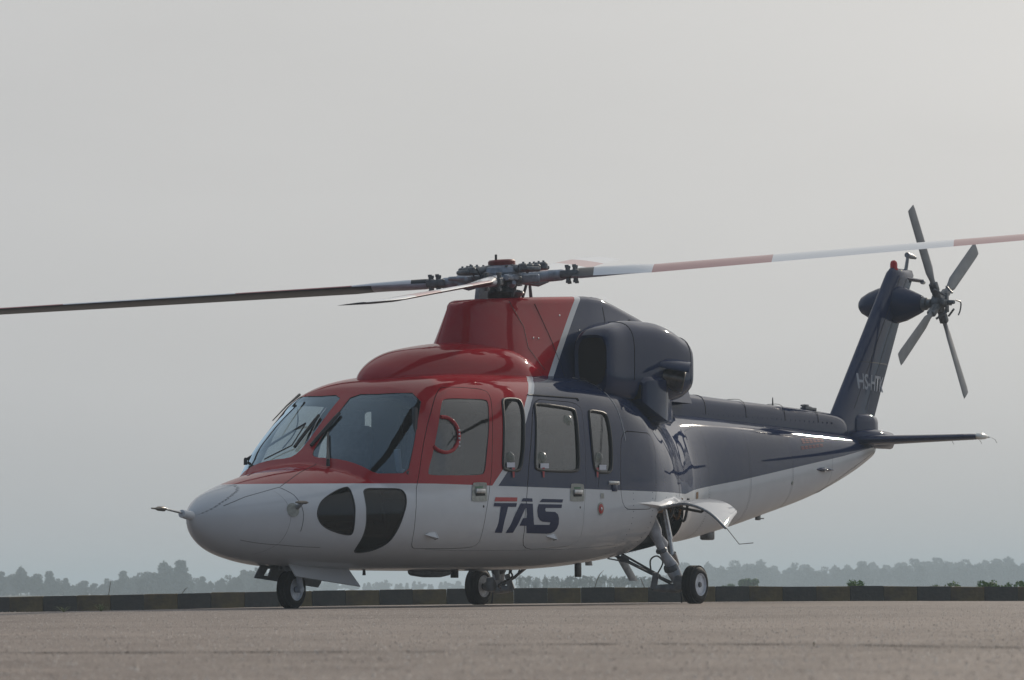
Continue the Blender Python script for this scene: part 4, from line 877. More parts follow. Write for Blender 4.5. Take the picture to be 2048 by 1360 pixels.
# nose gear doors hang from the belly
pd = MB().plate([(1.14, -.20, .40), (1.19, -.25, .275), (2.18, -.25, .185), (2.07, -.20, .335)], .012).build('nose_gear_door', M['white'], HELI)
def holed(q, h, th, name, m, par):
    """door plate with a window hole: q and h are matching quads"""
    q = [Vector(v) for v in q]; h = [Vector(v) for v in h]; nn = (q[1]-q[0]).cross(q[2]-q[0]).normalized()*th/2
    V = [v+nn for v in q+h]+[v-nn for v in q+h]; F = []
    for i in range(4):
        j = (i+1) % 4; F += [(i, j, 4+j, 4+i), (8+j, 8+i, 12+i, 12+j), (j, i, 8+i, 8+j), (4+i, 4+j, 12+j, 12+i)]
    return mesh(name, V, F, M[m], par, False, angle=30)
holed([(1.35, .20, .42), (1.27, .24, .265), (2.24, .24, .180), (2.30, .20, .30)], [(1.425, .21, .345), (1.385, .225, .285), (1.455, .225, .28), (1.475, .21, .345)], .012, 'nose_gear_door', 'grey', HELI)

def main_gear(s):
    g = MB().tube([(6.24, s*.86, .86), (6.27, s*.90, .70), (6.31, s*.92, .60), (6.36, s*.94, .50), (6.47, s*.98, .36), (6.52, s*1.00, .25)], [.055, .070, .044, .038, .062, .044], 16)
    g.tube([(6.47, s*.98, .34), (6.53, s*1.02, .20), (6.50, s*1.06, .175)], [.07, .055, .05], 12).box((6.36, s*.915, .60), (.16, .10, .07), Matrix.Rotation(.5, 3, 'Y'), bev=.02)
    leg = g.build('main_gear_leg', M['gearwhite'], HELI, angle=45)
    MB().tube([(6.60, s*.80, .95), (6.62, s*.86, .62)], .040, 14).tube([(6.62, s*.86, .64), (6.62, s*.89, .46)], .030, 12).tube([(6.62, s*.90, .48), (6.70, s*.92, .38)], [.04, .012], 8).build('shock_strut', M['metal'], leg, angle=45)
    MB().tube([(6.30, s*.38, .50), (6.48, s*.80, .27), (6.50, s*.95, .20)], [.016, .016, .02], 8).tube([(6.42, s*.42, .50), (6.52, s*.82, .27)], .011, 8).tube([(6.36, s*.48, .45), (6.42, s*.52, .43)], .03, 8).tube([(6.15, s*.45, .44), (6.3, s*.6, .40), (6.42, s*.72, .32)], .007, 6).build('drag_brace', M['steel'], leg)
    MB().tube([(6.42, s*.80, .155), (6.50, s*1.0, .15), (6.50, s*1.15, .184)], [.030, .045, .045], 12).tube([(6.42, s*.80, .15), (6.40, s*.84, .30)], [.035, .028], 10).box((6.49, s*1.06, .20), (.13, .10, .15), bev=.03).build('axle_knuckle', M['grey'], leg, angle=45)
    MB().tube(cr([np.array(q) for q in ((6.44, s*.84, .30), (6.50, s*.86, .40), (6.46, s*.82, .46), (6.40, s*.78, .42), (6.38, s*.8, .3))]), .008, 6).build('hydraulic_line', M['hose'], leg)
    MB().plate([(6.36, s*.93, .50), (6.44, s*.935, .47), (6.60, s*1.00, .24), (6.55, s*1.0, .22)], .03).plate([(6.36, s*.90, .62), (6.50, s*.885, .56), (6.52, s*.885, .52), (6.37, s*.90, .55)], .03).build('torque_link', M['gearwhite'], leg)
    MB().lathe((6.45, s*.97, .375), (.35, s*.12, -.9), [(0, .066), (.02, .074), (.05, .074), (.06, .066)], 16).lathe((6.34, s*.93, .53), (.35, s*.12, -.9), [(0, .048), (.015, .056), (.03, .056), (.04, .046)], 16).build('leg_collar', M['steel'], leg)
    MB().tube([(6.49, s*1.06, .12), (6.485, s*1.07, .012)], [.006, .009], 6).build('grounding_wire', M['black'], leg)
    wheel('main_wheel', (6.48, s*1.22, .183), .184, .145, HELI, -1)
    # wheel bay tub behind the skin opening
    V = []; 
    for x in (6.06, 7.5):
        for y, z in ((.20, .60), (.20, 1.12), (.93 if x < 7 else .55, 1.12), (.95 if x < 7 else .58, .96)): V.append((x, s*y, z))
    F = [(0, 1, 5, 4), (1, 2, 6, 5), (2, 3, 7, 6), (0, 3, 2, 1), (4, 5, 6, 7)]
    mesh('wheel_bay', V, F, M['lining'], HELI, False)
    # plumbing in the bay
    mb = MB()
    for i in range(7):
        x0 = 6.2+.13*i; mb.tube(cr([np.array(q) for q in ((x0, s*.88, 1.02), (x0+.04, s*.80, .92-.02*i), (x0+.02, s*.68, .98), (x0+.1, s*.5, .9))]), .014, 6, mi=i % 3)
    mb.box((6.35, s*.84, .93), (.22, .12, .12), bev=.02, mi=2).box((6.7, s*.72, .92), (.14, .10, .16), bev=.02, mi=1)
    mb.build('bay_plumbing', [M['hose'], M['steel'], M['orange']], HELI)
    # upper door swung out like a wing over the wheel
    fr = [(-1.005, .90), (-1.06, .915), (-1.16, .94), (-1.32, .955), (-1.48, .92), (-1.62, .845), (-1.76, .72)]
    bk = [(-.94, .985), (-1.00, 1.00), (-1.11, 1.005), (-1.24, 1.005), (-1.36, .985), (-1.46, .945), (-1.53, .89)]
    rg = []
    for i in range(9):
        t = i/8; x = 6.12+.64*t; A = [np.array((x, s*-((1-t)*a[0]+t*b[0])*-1 if False else s*abs((1-t)*a[0]+t*b[0]), (1-t)*a[1]+t*b[1]+.012*math.sin(math.pi*t))) for a, b in zip(fr, bk)]
        rg.append([Vector(q) for q in cr(A, 4)])
    low = [[v-Vector((0, s*-.004, .022)) for v in r] for r in rg]
    loop = [r+l[::-1] for r, l in zip(rg, low)]
    dr = MB().loft(loop).build('main_gear_door', M['white'], HELI, angle=50)
    MB().tube([v+Vector((-.002, 0, -.010)) for v in rg[0]], .014, 8).build('door_edge_seal', M['metal'], dr, angle=60)
    e0 = rg[0][-1]; MB().tube([e0, e0+Vector((.02, s*.13, -.16)), e0+Vector((.02, s*.28, -.15))], .004, 6).build('door_wire', M['steel'], dr)
    MB().tube([(6.45, s*1.02, .93), (6.62, s*1.22, .88), (6.72, s*1.30, .965)], .014, 8).build('door_actuator', M['black'], dr)
    # blister ahead of the door
    MB().loft([[Vector((x, s*(-.0+yy), zz)) for yy, zz in ((y0, z0+.06*q), (y0+.03*q+.002, z0+.03*q), (y0+.055*q+.002, z0), (y0+.02*q, z0-.03*q), (y0-.02, z0-.03))] for x, y0, z0, q in ((5.55, 1.035, .955, .02), (5.8, 1.035, .95, .35), (6.0, 1.025, .94, .8), (6.12, 1.01, .93, 1.), (6.3, .99, .95, 1.), (6.6, .93, .98, .9), (6.9, .85, 1.0, .5), (7.1, .78, 1.01, .1))]).build('door_blister', M['white'], HELI, angle=70)
for s in (-1, 1): main_gear(s)

# belly fittings
MB().loft([[Vector((x+dx, y+t_*q, z)) for dx, q in ((0, 0), (.03, 1), (.12, 1), (.17, 0), (.12, -1), (.03, -1))] for x, y, z, t_ in ((6.60, -.28, .46, .016), (6.86, -.28, .225, .010))]).build('blade_antenna', M['grey'], HELI)
MB().loft([[Vector((x+dx, y+t_*q, z)) for dx, q in ((0, 0), (.03, 1), (.10, 1), (.14, 0), (.10, -1), (.03, -1))] for x, y, z, t_ in ((6.95, .30, .55, .016), (7.05, .33, .38, .010))]).build('blade_antenna', M['grey'], HELI)
MB().box((6.35, -.0, .335), (.09, .03, .14), bev=.005).build('drain_mast', M['black'], HELI)
MB().loft([se_ring(x, 0, .315, a*1.6, .03, a, 2.4, 20) for x, a in ((3.35, .008), (3.42, .035), (3.6, .05), (3.85, .05), (3.98, .035), (4.02, .01))]).build('belly_sensor_pod', M['grey'], HELI)
MB().box((4.12, 0, .305), (.07, .05, .09), bev=.006).build('drain_mast', M['black'], HELI)
MB().tube([(2.62, 0, .335), (2.62, 0, .285)], [.012, .016], 8).build('belly_drain', M['black'], HELI)
MB().loft([[Vector((5.35+dx+sl, .35+q*.012, z)) for dx, q in ((0, 0), (.05, 1), (.1, 0), (.05, -1))] for z, sl in ((.38, 0), (.24, .05))]).build('blade_antenna', M['grey'], HELI)
MB().box((8.95, 0, .70), (.16, .10, .12), bev=.02).build('tail_sensor', M['steel'], HELI)
MB().box((10.05, 0, .90), (.08, .03, .09), bev=.006).tube([(10.05, 0, .87), (10.18, 0, .875)], .006, 6).build('tail_antenna', M['steel'], HELI)
MB().tube(cr([np.array(q) for q in ((6.1, .55, .42), (6.12, .62, .33), (6.2, .66, .27), (6.16, .78, .2), (6.25, .82, .16))]), .010, 6).build('brake_hose', M['hose'], HELI)
A, B = SN(np.array([mi[12][0]]), np.array([mi[12][1]])); MB().lathe(Vector(A[0]), B[0], [(0, .02), (.01, .018), (.014, .008)], 10).build('boom_drain', M['plate'], HELI)
x, ph = mi[13]; surf_poly('boom_label', [(x-.035, ph+3), (x+.035, ph+3), (x+.035, ph-4), (x-.035, ph-4)], .003, 'orange', FUS)
for q, rows in ((mi[10], 3), (mi[11], 2)):
    for r_ in range(rows):
        x, ph = q
        for k_ in range(6):
            x0 = x-.30+.10*k_; p0 = ph+(.035-.05*r_)/KS; surf_poly('danger_mark', [(x0, p0+.8), (x0+.075, p0+.8), (x0+.075, p0-.8), (x0, p0-.8)], .0035, 'faded', FUS)
A, B = SN(np.array([10.95]), np.array([-12.])); c, n = Vector(A[0]), Vector(B[0])
MB().loft([se_ring(c.x-.25+.5*t, c.y, c.z, .002+.04*math.sin(math.pi*t)**1.5, .002+.02*math.sin(math.pi*t)**1.5, .002+.02*math.sin(math.pi*t)**1.5, 2, 12) for t in np.linspace(0, 1, 11)]).build('boom_light_fairing', M['navy'], HELI)
disc('boom_light', [10.95, -12.], .03, 'lens', HELI, .03)

# ------------------------------------------------------------------ ground and background
f2 = np.array([math.cos(YAW), math.sin(YAW)]); r1 = np.array([math.sin(YAW), -math.cos(YAW)])
def G(u, v, z=0.): q = CAM[:2]+v*f2+u*r1; return (q[0], q[1], z)
CQ = [(x-1024)/8069 for x in (0, 250, 480, 740, 900, 1100, 1400, 1700, 2048)]; CVv = [31.8, 33.6, 37.6, 40.6, 41.8, 42.6, 43.8, 43.4, 40.0]
def crest(q): return float(np.interp(q, CQ, CVv))
def gz(u, v):
    if v < 20: return 0.
    vc = crest(u/v); return -max(0, v-vc)*.0078
gm, n, b = nodes('apron_surface')
t = n.nodes.new('ShaderNodeTexCoord')
def noise(sc, det=6, rough=.6, vec=None):
    z = n.nodes.new('ShaderNodeTexNoise'); z.inputs['Scale'].default_value = sc; z.inputs['Detail'].default_value = det; z.inputs['Roughness'].default_value = rough
    n.links.new(vec or t.outputs['Object'], z.inputs['Vector']); return z
def ramp(src, stops):
    r = n.nodes.new('ShaderNodeValToRGB'); e = r.color_ramp.elements
    e[0].position, e[0].color = stops[0][0], (*stops[0][1], 1); e[1].position, e[1].color = stops[-1][0], (*stops[-1][1], 1)
    for p, c in stops[1:-1]: k = e.new(p); k.color = (*c, 1)
    n.links.new(src, r.inputs['Fac']); return r.outputs[0]
def mixc(kind, f, a, c):
    k = n.nodes.new('ShaderNodeMix'); k.data_type = 'RGBA'; k.blend_type = kind
    if isinstance(f, float): k.inputs['Factor'].default_value = f
    else: n.links.new(f, k.inputs['Factor'])
    n.links.new(a, k.inputs[6]); n.links.new(c, k.inputs[7]); return k.outputs[2]
base = ramp(noise(.22, 8, .65).outputs['Fac'], [(.30, (.178, .146, .128)), (.5, (.222, .185, .164)), (.72, (.275, .233, .208))])
mid = ramp(noise(2.6, 8, .7).outputs['Fac'], [(.3, (.62, .58, .56)), (.55, (1, 1, 1)), (.75, (1.22, 1.2, 1.16))])
fine = ramp(noise(38, 4, .75).outputs['Fac'], [(.34, (.45, .43, .43)), (.5, (.98, .97, .96)), (.63, (1.5, 1.48, 1.42))])
vor = n.nodes.new('ShaderNodeTexVoronoi'); vor.inputs['Scale'].default_value = 28; n.links.new(t.outputs['Object'], vor.inputs['Vector'])
spk = ramp(vor.outputs['Distance'], [(.0, (2.2, 2.1, 1.95)), (.10, (1.3, 1.25, 1.2)), (.22, (1, 1, 1))])
c = mixc('MULTIPLY', 1., base, mid); c = mixc('MULTIPLY', 1., c, fine); c = mixc('MULTIPLY', .8, c, spk)
stn = ramp(noise(.55, 3, .5).outputs['Fac'], [(.36, (.74, .72, .71)), (.45, (1, 1, 1)), (.62, (1, 1, 1)), (.70, (1.14, 1.12, 1.10))]); c = mixc('MULTIPLY', 1., c, stn)
c = mixc('MULTIPLY', 1., c, ramp(noise(1.3, 6, .8).outputs['Fac'], [(.30, (.80, .76, .74)), (.42, (1, 1, 1)), (.7, (1.05, 1.04, 1.02))])); n.links.new(c, b.inputs['Base Color'])
b.inputs['Roughness'].default_value = .75; b.inputs['Specular IOR Level'].default_value = .35
bp = n.nodes.new('ShaderNodeBump'); bp.inputs['Strength'].default_value = .7; bp.inputs['Distance'].default_value = .004; n.links.new(noise(45, 5, .7).outputs['Fac'], bp.inputs['Height'])
bp2 = n.nodes.new('ShaderNodeBump'); bp2.inputs['Strength'].default_value = .5; bp2.inputs['Distance'].default_value = .02; n.links.new(noise(3.2, 4).outputs['Fac'], bp2.inputs['Height']); n.links.new(bp.outputs[0], bp2.inputs['Normal']); n.links.new(bp2.outputs[0], b.inputs['Normal'])
us = np.concatenate([np.linspace(-70, -14, 12)[:-1], np.linspace(-14, 14, 113), np.linspace(14, 70, 12)[1:]])
vs = np.concatenate([np.linspace(-60, 0, 9)[:-1], np.linspace(0, 24, 25)[:-1], np.linspace(24, 59.98, 145)])
V = [G(u, v, gz(u, v)) for u in us for v in vs]; nv = len(vs)
F = [(i*nv+j, (i+1)*nv+j, (i+1)*nv+j+1, i*nv+j+1) for i in range(len(us)-1) for j in range(nv-1)]
mesh('apron', V, F, gm, None, True, kind='structure')
fm = mat('field_soil', (.075, .080, .045), .95, noise=.5, nscale=.6, bump=.6, bscale=5)
V, F = [(0, 0, -.42)], []
for R_ in (70, 250, 900, 2500): V += [(R_*math.cos(2*math.pi*k/48), R_*math.sin(2*math.pi*k/48), -.42) for k in range(48)]
for k in range(48): F.append((0, 1+k, 1+(k+1) % 48))
for r_ in range(3):
    for k in range(48): F.append((1+r_*48+k, 1+(r_+1)*48+k, 1+(r_+1)*48+(k+1) % 48, 1+r_*48+(k+1) % 48))
mesh('ground', V, F, fm, None, True, kind='structure')
# loose grit and coarse aggregate standing proud of the surface
NG_ = 60000; gr_ = np.random.default_rng(5)
gv = 5.2+27*gr_.random(NG_)**1.25; gu = (gr_.random(NG_)-.5)*2*(.135*gv+.25); gs = .0016+.0034*gr_.random(NG_)**3.0; ga = gr_.random(NG_)*6.283
cx_ = CAM[0]+gv*f2[0]+gu*r1[0]; cy_ = CAM[1]+gv*f2[1]+gu*r1[1]; Vg = np.zeros((NG_, 5, 3))
for k in range(4):
    rr_ = gs*(.8+.5*gr_.random(NG_)); Vg[:, k, 0] = cx_+rr_*np.cos(ga+k*1.57); Vg[:, k, 1] = cy_+rr_*np.sin(ga+k*1.57); Vg[:, k, 2] = -.001
Vg[:, 4, 0] = cx_+gs*.3*(gr_.random(NG_)-.5); Vg[:, 4, 1] = cy_; Vg[:, 4, 2] = gs*(.5+.6*gr_.random(NG_))
Fg = (np.arange(NG_)[:, None, None]*5+np.array([[0, 1, 4], [1, 2, 4], [2, 3, 4], [3, 0, 4]])[None]).reshape(-1, 3)
gme = bpy.data.meshes.new('loose_grit'); gme.vertices.add(NG_*5); gme.vertices.foreach_set('co', Vg.ravel()); gme.loops.add(len(Fg)*3); gme.loops.foreach_set('vertex_index', Fg.ravel().astype(np.int32))
gme.polygons.add(len(Fg)); gme.polygons.foreach_set('loop_start', np.arange(0, len(Fg)*3, 3, dtype=np.int32)); gme.update(calc_edges=True)
for c_ in ((.60, .54, .48), (.36, .30, .26), (.46, .38, .32), (.24, .20, .17)): gme.materials.append(mat('grit', c_, .8))
gme.polygons.foreach_set('material_index', np.repeat(gr_.choice(4, NG_, p=[.36, .26, .22, .16]), 4).astype(np.int32)); link('loose_grit', gme, None, kind='stuff')
# tar-filled joints between the concrete bays, slightly ragged
jm = mat('joint_tar', (.060, .050, .046), .9, noise=.4, nscale=9)
def joint(name, pts, w, z=.003):
    P = []; 
    for (u0, v0), (u1, v1) in zip(pts[:-1], pts[1:]):
        n_ = max(2, int(math.hypot(u1-u0, v1-v0)/.06)); P += [(u0+(u1-u0)*i/n_, v0+(v1-v0)*i/n_) for i in range(n_)]
    V = []; wob = 0
    for u, v in P:
        wob = .9*wob+random.gauss(0, .006); ww = w*(.35+random.random()*.9) if random.random() > .12 else w*.15; V += [G(u, v+wob-ww, z), G(u, v+wob+ww, z)]
    return mesh(name, V, [(2*i, 2*i+2, 2*i+3, 2*i+1) for i in range(len(P)-1)], jm, None, False, kind='structure')
joint('apron_joint', [(-.1, 11.3), (.43, 11.15), (.9, 10.75), (1.3, 10.0), (2.4, 8.4)], .07)
joint('apron_joint', [(-3, 10.1), (-1.3, 10.35), (.1, 10.0)], .05)
joint('apron_joint', [(-9, 34.0), (-2, 35.2), (1.6, 36.8), (8, 39.5)], .05)
joint('apron_joint', [(-6, 21.5), (0, 22.6), (6, 24.2)], .02)

# kerb of separate painted blocks, faded yellow and black
def kmat(name, c, c2):
    m = mat(name, c, .85, c2=c2, nscale=3.2, bump=1., bscale=14); return m
ky = kmat('faded_yellow_paint', (.20, .135, .040), (.055, .046, .030)); kb = kmat('faded_black_paint', (.072, .064, .050), (.032, .032, .028))
KERB = empty('painted_kerb', G(0, 60.2, 0), label='low kerb of faded yellow and black blocks along the edge of the apron', category='kerb')
kt = lambda u: float(np.interp(u, [-7.62, -5.8, -4.05, -2.1, -.92, .57, 2.8, 5.03, 7.62], [.083, .106, .132, .153, .160, .165, .168, .158, .130]))
kbm = {}
bw = .50
for i in range(-30, 30):
    u = i*bw+bw/2; 
    for var in (0,): 
        key = (i % 2, (i*7) % 4)
        if key not in kbm:
            bm = bmesh.new(); bmesh.ops.create_cube(bm, size=1)
            for v in bm.verts: v.co = Vector((v.co.x*(bw-.004), v.co.y*.16, v.co.z*.50))
            bmesh.ops.bevel(bm, geom=[e for e in bm.edges], offset=.006, segments=2, affect='EDGES')
            for v in bm.verts: v.co += Vector((random.gauss(0, .002), random.gauss(0, .003), random.gauss(0, .003)))
            me = bpy.data.meshes.new('kerb_block'); bm.to_mesh(me); bm.free(); me.materials.append(ky if i % 2 else kb); kbm[key] = me
    o = link('kerb_block', kbm[key], KERB); ang = math.atan2(r1[1], r1[0]); x, y, _ = G(u, 60.2+random.gauss(0, .008), 0); zt_ = kt(u)+random.gauss(0, .0025)
    bx, by, _ = G(0, 60.2); o.location = (x-bx, y-by, zt_-.25); o.rotation_euler = (random.gauss(0, .004), random.gauss(0, .004)+(kt(u-.3)-kt(u+.3))/.6, ang+random.gauss(0, .006))

# foliage
leafA = mat('far_foliage', (.040, .066, .040), .8, noise=.5, nscale=.8); leafB = mat('bush_foliage', (.14, .25, .065), .6, noise=.5, nscale=9)
leafC = mat('weed_foliage', (.22, .24, .12), .7, noise=.3, nscale=9); bark = mat('bark', (.06, .05, .04), .9); straw = mat('dry_stalk', (.15, .12, .08), .85)
for m_l in (leafA, leafB, leafC):
    m_l.node_tree.nodes['Principled BSDF'].inputs['Specular IOR Level'].default_value = .2
def leaf_cloud(blobs, n, s, rs, mat_, flat=.0):
    """small leaf faces spread through several lumps"""
    V, F = [], []; vol = np.array([b[3]*b[4]*b[5] for b in blobs])**.7; vol /= vol.sum()
    for i in range(n):
        cx, cy, cz, rx, ry, rz = blobs[rs.choice(len(blobs), p=vol)]
        d = rs.normal(size=3); d /= np.linalg.norm(d); r_ = rs.uniform(.35, 1.08)**.6
        c = np.array([cx+d[0]*rx*r_, cy+d[1]*ry*r_, cz+d[2]*rz*r_]); a = rs.normal(size=3); a /= np.linalg.norm(a); b_ = np.cross(a, rs.normal(size=3)); b_ /= np.linalg.norm(b_)
        k = s*rs.uniform(.5, 1.4); b0 = len(V); V += [c+a*k, c+b_*k*.6, c-a*k, c-b_*k*.6]; F.append((b0, b0+1, b0+2, b0+3))
    return V, F
rs = np.random.default_rng(11)
def tree_kind(h, w, kind):
    bl = []; nb = 9
    if kind == 'round':
        for i in range(nb): t_ = rs.uniform(.15, .95); ww = w*(.55+.6*math.sin(math.pi*min(.95, t_+.1)))*.5; bl.append((rs.uniform(-.5, .5)*ww, rs.uniform(-.5, .5)*ww, h*t_, ww*.62, ww*.62, h*.14))
    elif kind == 'spire':
        for i in range(nb): t_ = .1+.88*i/nb; ww = w*.5*(1.05-t_)+.6; bl.append((rs.uniform(-.2, .2)*ww, rs.uniform(-.2, .2)*ww, h*t_, ww, ww, h*.09))
    else:
        for i in range(nb+3): t_ = rs.uniform(.1, .8); bl.append((rs.uniform(-.6, .6)*w, rs.uniform(-.6, .6)*w, h*t_, w*.32, w*.32, h*.16))
        bl.append((rs.uniform(-.3, .3)*w, 0, h*.88, w*.2, w*.2, h*.14))
    V, F = leaf_cloud(bl, 2200, .34, rs, None)
    cme = bpy.data.meshes.new('crown'); cme.from_pydata([tuple(v) for v in V], [], F); cme.materials.append(leafA)
    mb = MB().tube([(0, 0, -.3), (0.05, 0, h*.4), (.1, 0, h*.85)], [.16, .11, .03], 7)
    for i in range(4): a = rs.uniform(0, 6.28); z0 = h*rs.uniform(.3, .6); mb.tube([(0.05, 0, z0), (w*.3*math.cos(a), w*.3*math.sin(a), z0+h*.18)], [.05, .015], 5)
    tme = bpy.data.meshes.new('trunk'); tme.from_pydata(mb.V, [], mb.F); tme.materials.append(bark)
    return cme, tme
KT = [tree_kind(1.0*h, w, k) for h, w, k in ((7, 5, 'round'), (7, 3.2, 'spire'), (7, 6, 'wide'), (7, 4.2, 'round'), (7, 5.2, 'wide'), (7, 4, 'spire'), (7, 6.5, 'round'))]
def put_tree(px, ytop, D, kd, label, group, name='tree'):
    u = (px-1024)/8069*D; hz_ = 1177-(px-1024)*.007; h = (hz_-ytop)/8069*D+.155+.42; k = h/7.3
    o = empty(name, G(u, D, -.42), label=label, category='tree', group=group); o.rotation_euler.z = rs.uniform(0, 6.28); sx = k*rs.uniform(.95, 1.25); o.scale = (sx, sx, k)
    cme, tme = KT[kd]; link('trunk', tme, o); link('crown', cme, o)
    return o
LT = [(0, 1140), (40, 1134), (70, 1147), (97, 1139), (130, 1154), (165, 1161), (188, 1166), (212, 1156), (245, 1139), (270, 1144), (300, 1139), (328, 1124), (375, 1145), (402, 1151), (440, 1157), (458, 1149), (484, 1137), (515, 1133), (550, 1140)]
RTt = [(1368, 1123), (1392, 1131), (1413, 1125), (1440, 1130), (1478, 1119), (1500, 1125), (1517, 1117), (1545, 1129), (1587, 1124), (1612, 1128), (1638, 1132), (1665, 1131), (1692, 1127), (1720, 1119), (1742, 1124), (1770, 1128), (1800, 1124), (1826, 1115), (1850, 1122), (1872, 1113), (1895, 1124), (1915, 1122), (1938, 1117), (1965, 1120), (1990, 1114), (2012, 1111), (2042, 1123), (2065, 1118)]
gl = 'low hazy woodland across the left horizon'; gr = 'hazy woodland across the right horizon'
def spread(L, D0, D1, dy, lab, grp, step):
    xs = np.arange(L[0][0]-20, L[-1][0]+20, step)
    for x in xs:
        y = float(np.interp(x, [q[0] for q in L], [q[1] for q in L])); put_tree(x+rs.uniform(-5, 5), y+dy+rs.uniform(-3, 6), rs.uniform(D0, D1), int(rs.integers(0, 7)), lab, grp)
for x, y in LT: put_tree(x, y-1, rs.uniform(640, 700), int(rs.integers(0, 7)), 'hazy blue-green tree in the front row of the woodland left of the nose', gl)
put_tree(360, 1115, 620, 1, 'tallest hazy tree left of the nose, with a narrow pointed top', gl)
for x, y in RTt: put_tree(x, y-1, rs.uniform(940, 1000), int(rs.integers(0, 7)), 'pale hazy tree in the front row of the woodland behind the tail', gr)
spread(LT, 600, 700, 9, 'low hazy bushy tree filling the foot of the woodland left of the nose', gl, 11)
spread(RTt, 860, 960, 7, 'low pale bushy tree filling the foot of the woodland behind the tail', gr, 11)
spread([(560, 1150), (720, 1160), (1000, 1162), (1040, 1158), (1100, 1160), (1260, 1156), (1360, 1135)], 950, 1050, 0, 'low hazy tree seen under the belly of the helicopter', 'hazy trees seen under the belly', 13)

def far_mass(x0, x1, y0, y1, D0, D1, seed):
    """the same woodland running on past both sides as one unbroken mass"""
    q = np.random.default_rng(seed); V, F = [], []
    for px in np.arange(x0, x1, 16):
        yt = y0+(y1-y0)*(px-x0)/(x1-x0)+9*math.sin(px*.021)+q.uniform(-7, 7); D = q.uniform(D0, D1); u = (px-1024)/8069*D; c = G(u, D); zt = .155+(1177-(px-1024)*.007-yt)/8069*D; h = zt+.42; w = h*q.uniform(.35, .6)
        bl = [(c[0]+q.uniform(-.5, .5)*w, c[1]+q.uniform(-.5, .5)*w, -.42+h*t, w*.6, w*.6, h*.15) for t in (.12, .3, .5, .68, .84)]
        v, f = leaf_cloud(bl, 260, .62, q, None); b0 = len(V); V += v; F += [tuple(i+b0 for i in g) for g in f]
    mesh('distant_woodland', V, F, leafA, None, False, kind='stuff')
far_mass(-1500, -30, 1128, 1140, 640, 760, 3); far_mass(2090, 3500, 1118, 1128, 900, 1000, 4)

def bush(px, ytop, w, D, label, group=None, n=1500, s=.017, m_=None, cat='bush'):
    u = (px-1024)/8069*D; hz_ = 1177-(px-1024)*.007; zt_ = .155+(hz_-ytop)/8069*D; z0 = -.42; W_ = w/8069*D/2; bl = []
    for i in range(6): bl.append((rs.uniform(-.7, .7)*W_, rs.uniform(-.15, .15), zt_-z0-(zt_-z0)*rs.uniform(.12, .5)*(1 if i else .6), W_*.38, .15, (zt_-z0)*.14))
    for i in range(5): bl.append((W_*(-.7+.35*i), rs.uniform(-.1, .1), (zt_-z0)*rs.uniform(.55, .72), W_*.30, .15, (zt_-z0)*.20))
    V, F = leaf_cloud(bl, int(n*1.3), s, rs, None)
    o = empty('bush', G(u, D, z0), label=label, category=cat); 
    if group: o['group'] = group
    mesh('foliage', V, F, m_ or leafB, o, False)
    mb = MB()
    for b_ in bl: mb.tube([(0, 0, 0), (b_[0]*.5, b_[1]*.5, b_[2]*.5), b_[:3]], [.012, .009, .004], 5)
    mb.build('stem', bark, o); o.rotation_euler.z = math.atan2(r1[1], r1[0]); return o
bush(1716, 1158, 54, 61.2, 'small rounded green bush just behind the kerb, right of the main wheel', n=1900)
bush(1880, 1158, 72, 61.4, 'spreading green bush behind the kerb below the stabiliser tip', n=2200)
bush(1975, 1156, 60, 61.2, 'leafy green creeper on top of the kerb near the right edge', n=1600, s=.022)
bush(2030, 1158, 60, 61.5, 'leafy green creeper at the right edge of the photo on the kerb', n=1600, s=.022)
bush(1493, 1156, 40, 240, 'faint hazy green bush beyond the kerb right of the port main wheel', n=1200, s=.07)
bush(1452, 1165, 30, 250, 'smaller faint bush beside the hazy one right of the port main wheel', n=900, s=.045)
# scrub and reeds
def scrub(name, x0, x1, ytop, D0, D1, n_, label=None, mt=straw):
    mb = MB()
    for i in range(n_):
        D = rs.uniform(D0, D1); px = rs.uniform(x0, x1); u = (px-1024)/8069*D; yt = ytop+abs(rs.normal(0, 7)); zt_ = .155+(1177-(px-1024)*.007-yt)/8069*D
        b_ = G(u, D, -.42); lean = rs.normal(0, .10)*(zt_+.4); t_ = (b_[0]+r1[0]*lean, b_[1]+r1[1]*lean, zt_); m1 = tuple((p*.5+q*.5) for p, q in zip(b_, t_)); m1 = (m1[0]-r1[0]*lean*.3, m1[1]-r1[1]*lean*.3, m1[2]); mb.tube([b_, m1, t_], [.012*D/100, .010*D/100, .004*D/100], 3, caps=False)
        for q in range(4):
            c_ = np.array(b_)+(np.array(t_)-np.array(b_))*rs.uniform(.55, 1.0); a = rs.normal(size=3)*.05*D/100; bb = rs.normal(size=3)*.03*D/100; mb.add([c_+a, c_+bb, c_-a, c_-bb], [(0, 1, 2, 3)], 0)
    return mb.build(name, mt, None, angle=None, kind='stuff')
scrub('reed_bed', 1030, 1300, 1152, 420, 600, 200, mt=leafA); pass
def stalk(pts, label):
    D = 62.; P = [G((x-1024)/8069*D, D, .155+(1177-(x-1024)*.007-y)/8069*D) for x, y in pts]; o = MB().tube([(P[0][0], P[0][1], -.42)]+P, [.006]+[.006]*(len(P)-1)+[.002], 5).build('dry_stalk', straw, None); o['label'] = label; o['category'] = 'grass stalk'; return o
stalk([(1186, 1174), (1191, 1158), (1197, 1147), (1204, 1140)], 'thin curved dry stalk rising behind the kerb left of the belly antenna')
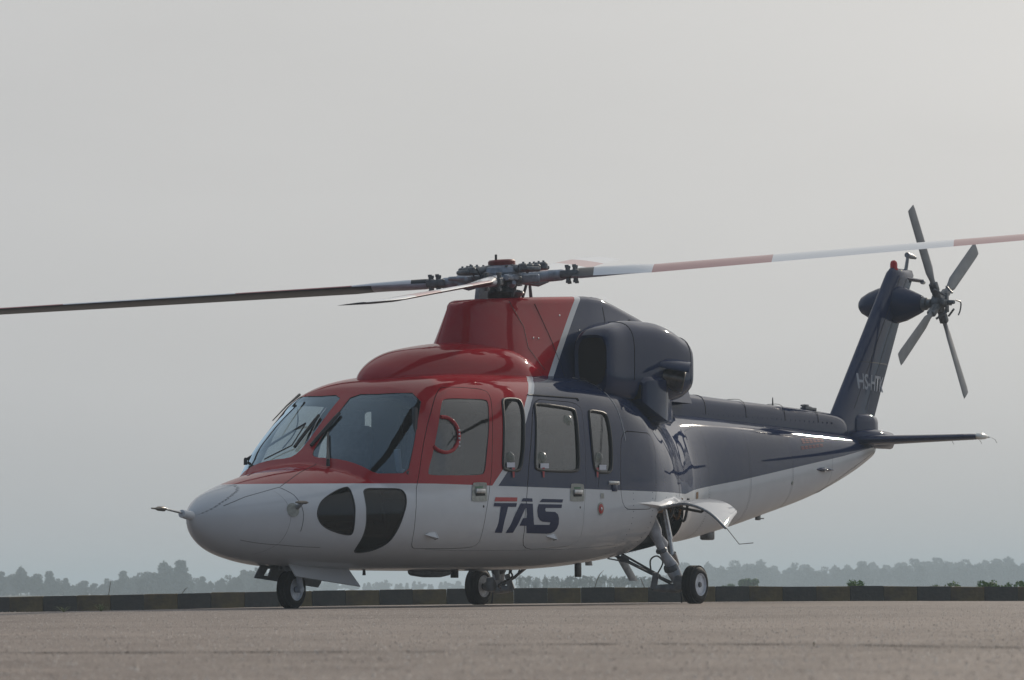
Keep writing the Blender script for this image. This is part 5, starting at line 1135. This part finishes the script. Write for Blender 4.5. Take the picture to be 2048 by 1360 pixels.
stalk([(1285, 1174), (1280, 1162), (1275, 1153)], 'short dry stalk rising behind the kerb beside the port gear brace')
stalk([(215, 1190), (218, 1172), (220, 1158)], 'thin upright dry stalk behind the kerb at the left')
stalk([(362, 1186), (368, 1178), (373, 1174)], 'tiny leaning stalk behind the kerb left of the nose')
def weed(px, py, v, label, h=.10, nl=26, w=.14, z=None):
    u = (px-1024)/8069*v; z = gz(u, v) if z is None else z; mb = MB()
    for i in range(nl):
        a = rs.uniform(0, 6.28); r_ = w*rs.uniform(.2, 1); hh = h*rs.uniform(.4, 1); p1 = Vector((r_*math.cos(a)*.5, r_*math.sin(a)*.5, hh*.8)); p2 = Vector((r_*math.cos(a), r_*math.sin(a), hh*rs.uniform(.5, 1.05))); q = Vector((-math.sin(a), math.cos(a), 0))*h*.035
        mb.add([-q, q, p1+q, p1-q], [(0, 1, 2, 3)]); mb.add([p1-q, p1+q, p2], [(0, 1, 2)])
    o = mb.build('weed', leafC, None, angle=None); o.location = G(u, v, z-.002); o['label'] = label; o['category'] = 'weed'; return o
weed(126, 1218, 31.5, 'small pale weed at the foot of the kerb near the left edge', .06)
weed(200, 1216, 32.3, 'taller pale weed at the foot of the kerb, right of the first one', .075)
weed(1622, 1300, 10.6, 'tiny dry tuft growing in the apron joint at the right', .022, 5, .006, .002)

# humid air over the field
hm = bpy.data.materials.new('humid_air'); hm.use_nodes = True; nn_ = hm.node_tree; nn_.nodes.clear()
ho = nn_.nodes.new('ShaderNodeOutputMaterial'); pv = nn_.nodes.new('ShaderNodeVolumePrincipled'); pv.inputs['Density'].default_value = .00105; pv.inputs['Color'].default_value = (.76, .90, 1, 1); pv.inputs['Anisotropy'].default_value = .1
nn_.links.new(pv.outputs[0], ho.inputs['Volume'])
hb = 2600; mesh('haze', [(x, y, z) for x in (-hb, hb) for y in (-hb, hb) for z in (-1.45, 12.5)], [(0, 1, 3, 2), (4, 6, 7, 5), (0, 4, 5, 1), (2, 3, 7, 6), (0, 2, 6, 4), (1, 5, 7, 3)], hm, None, False, kind='stuff')
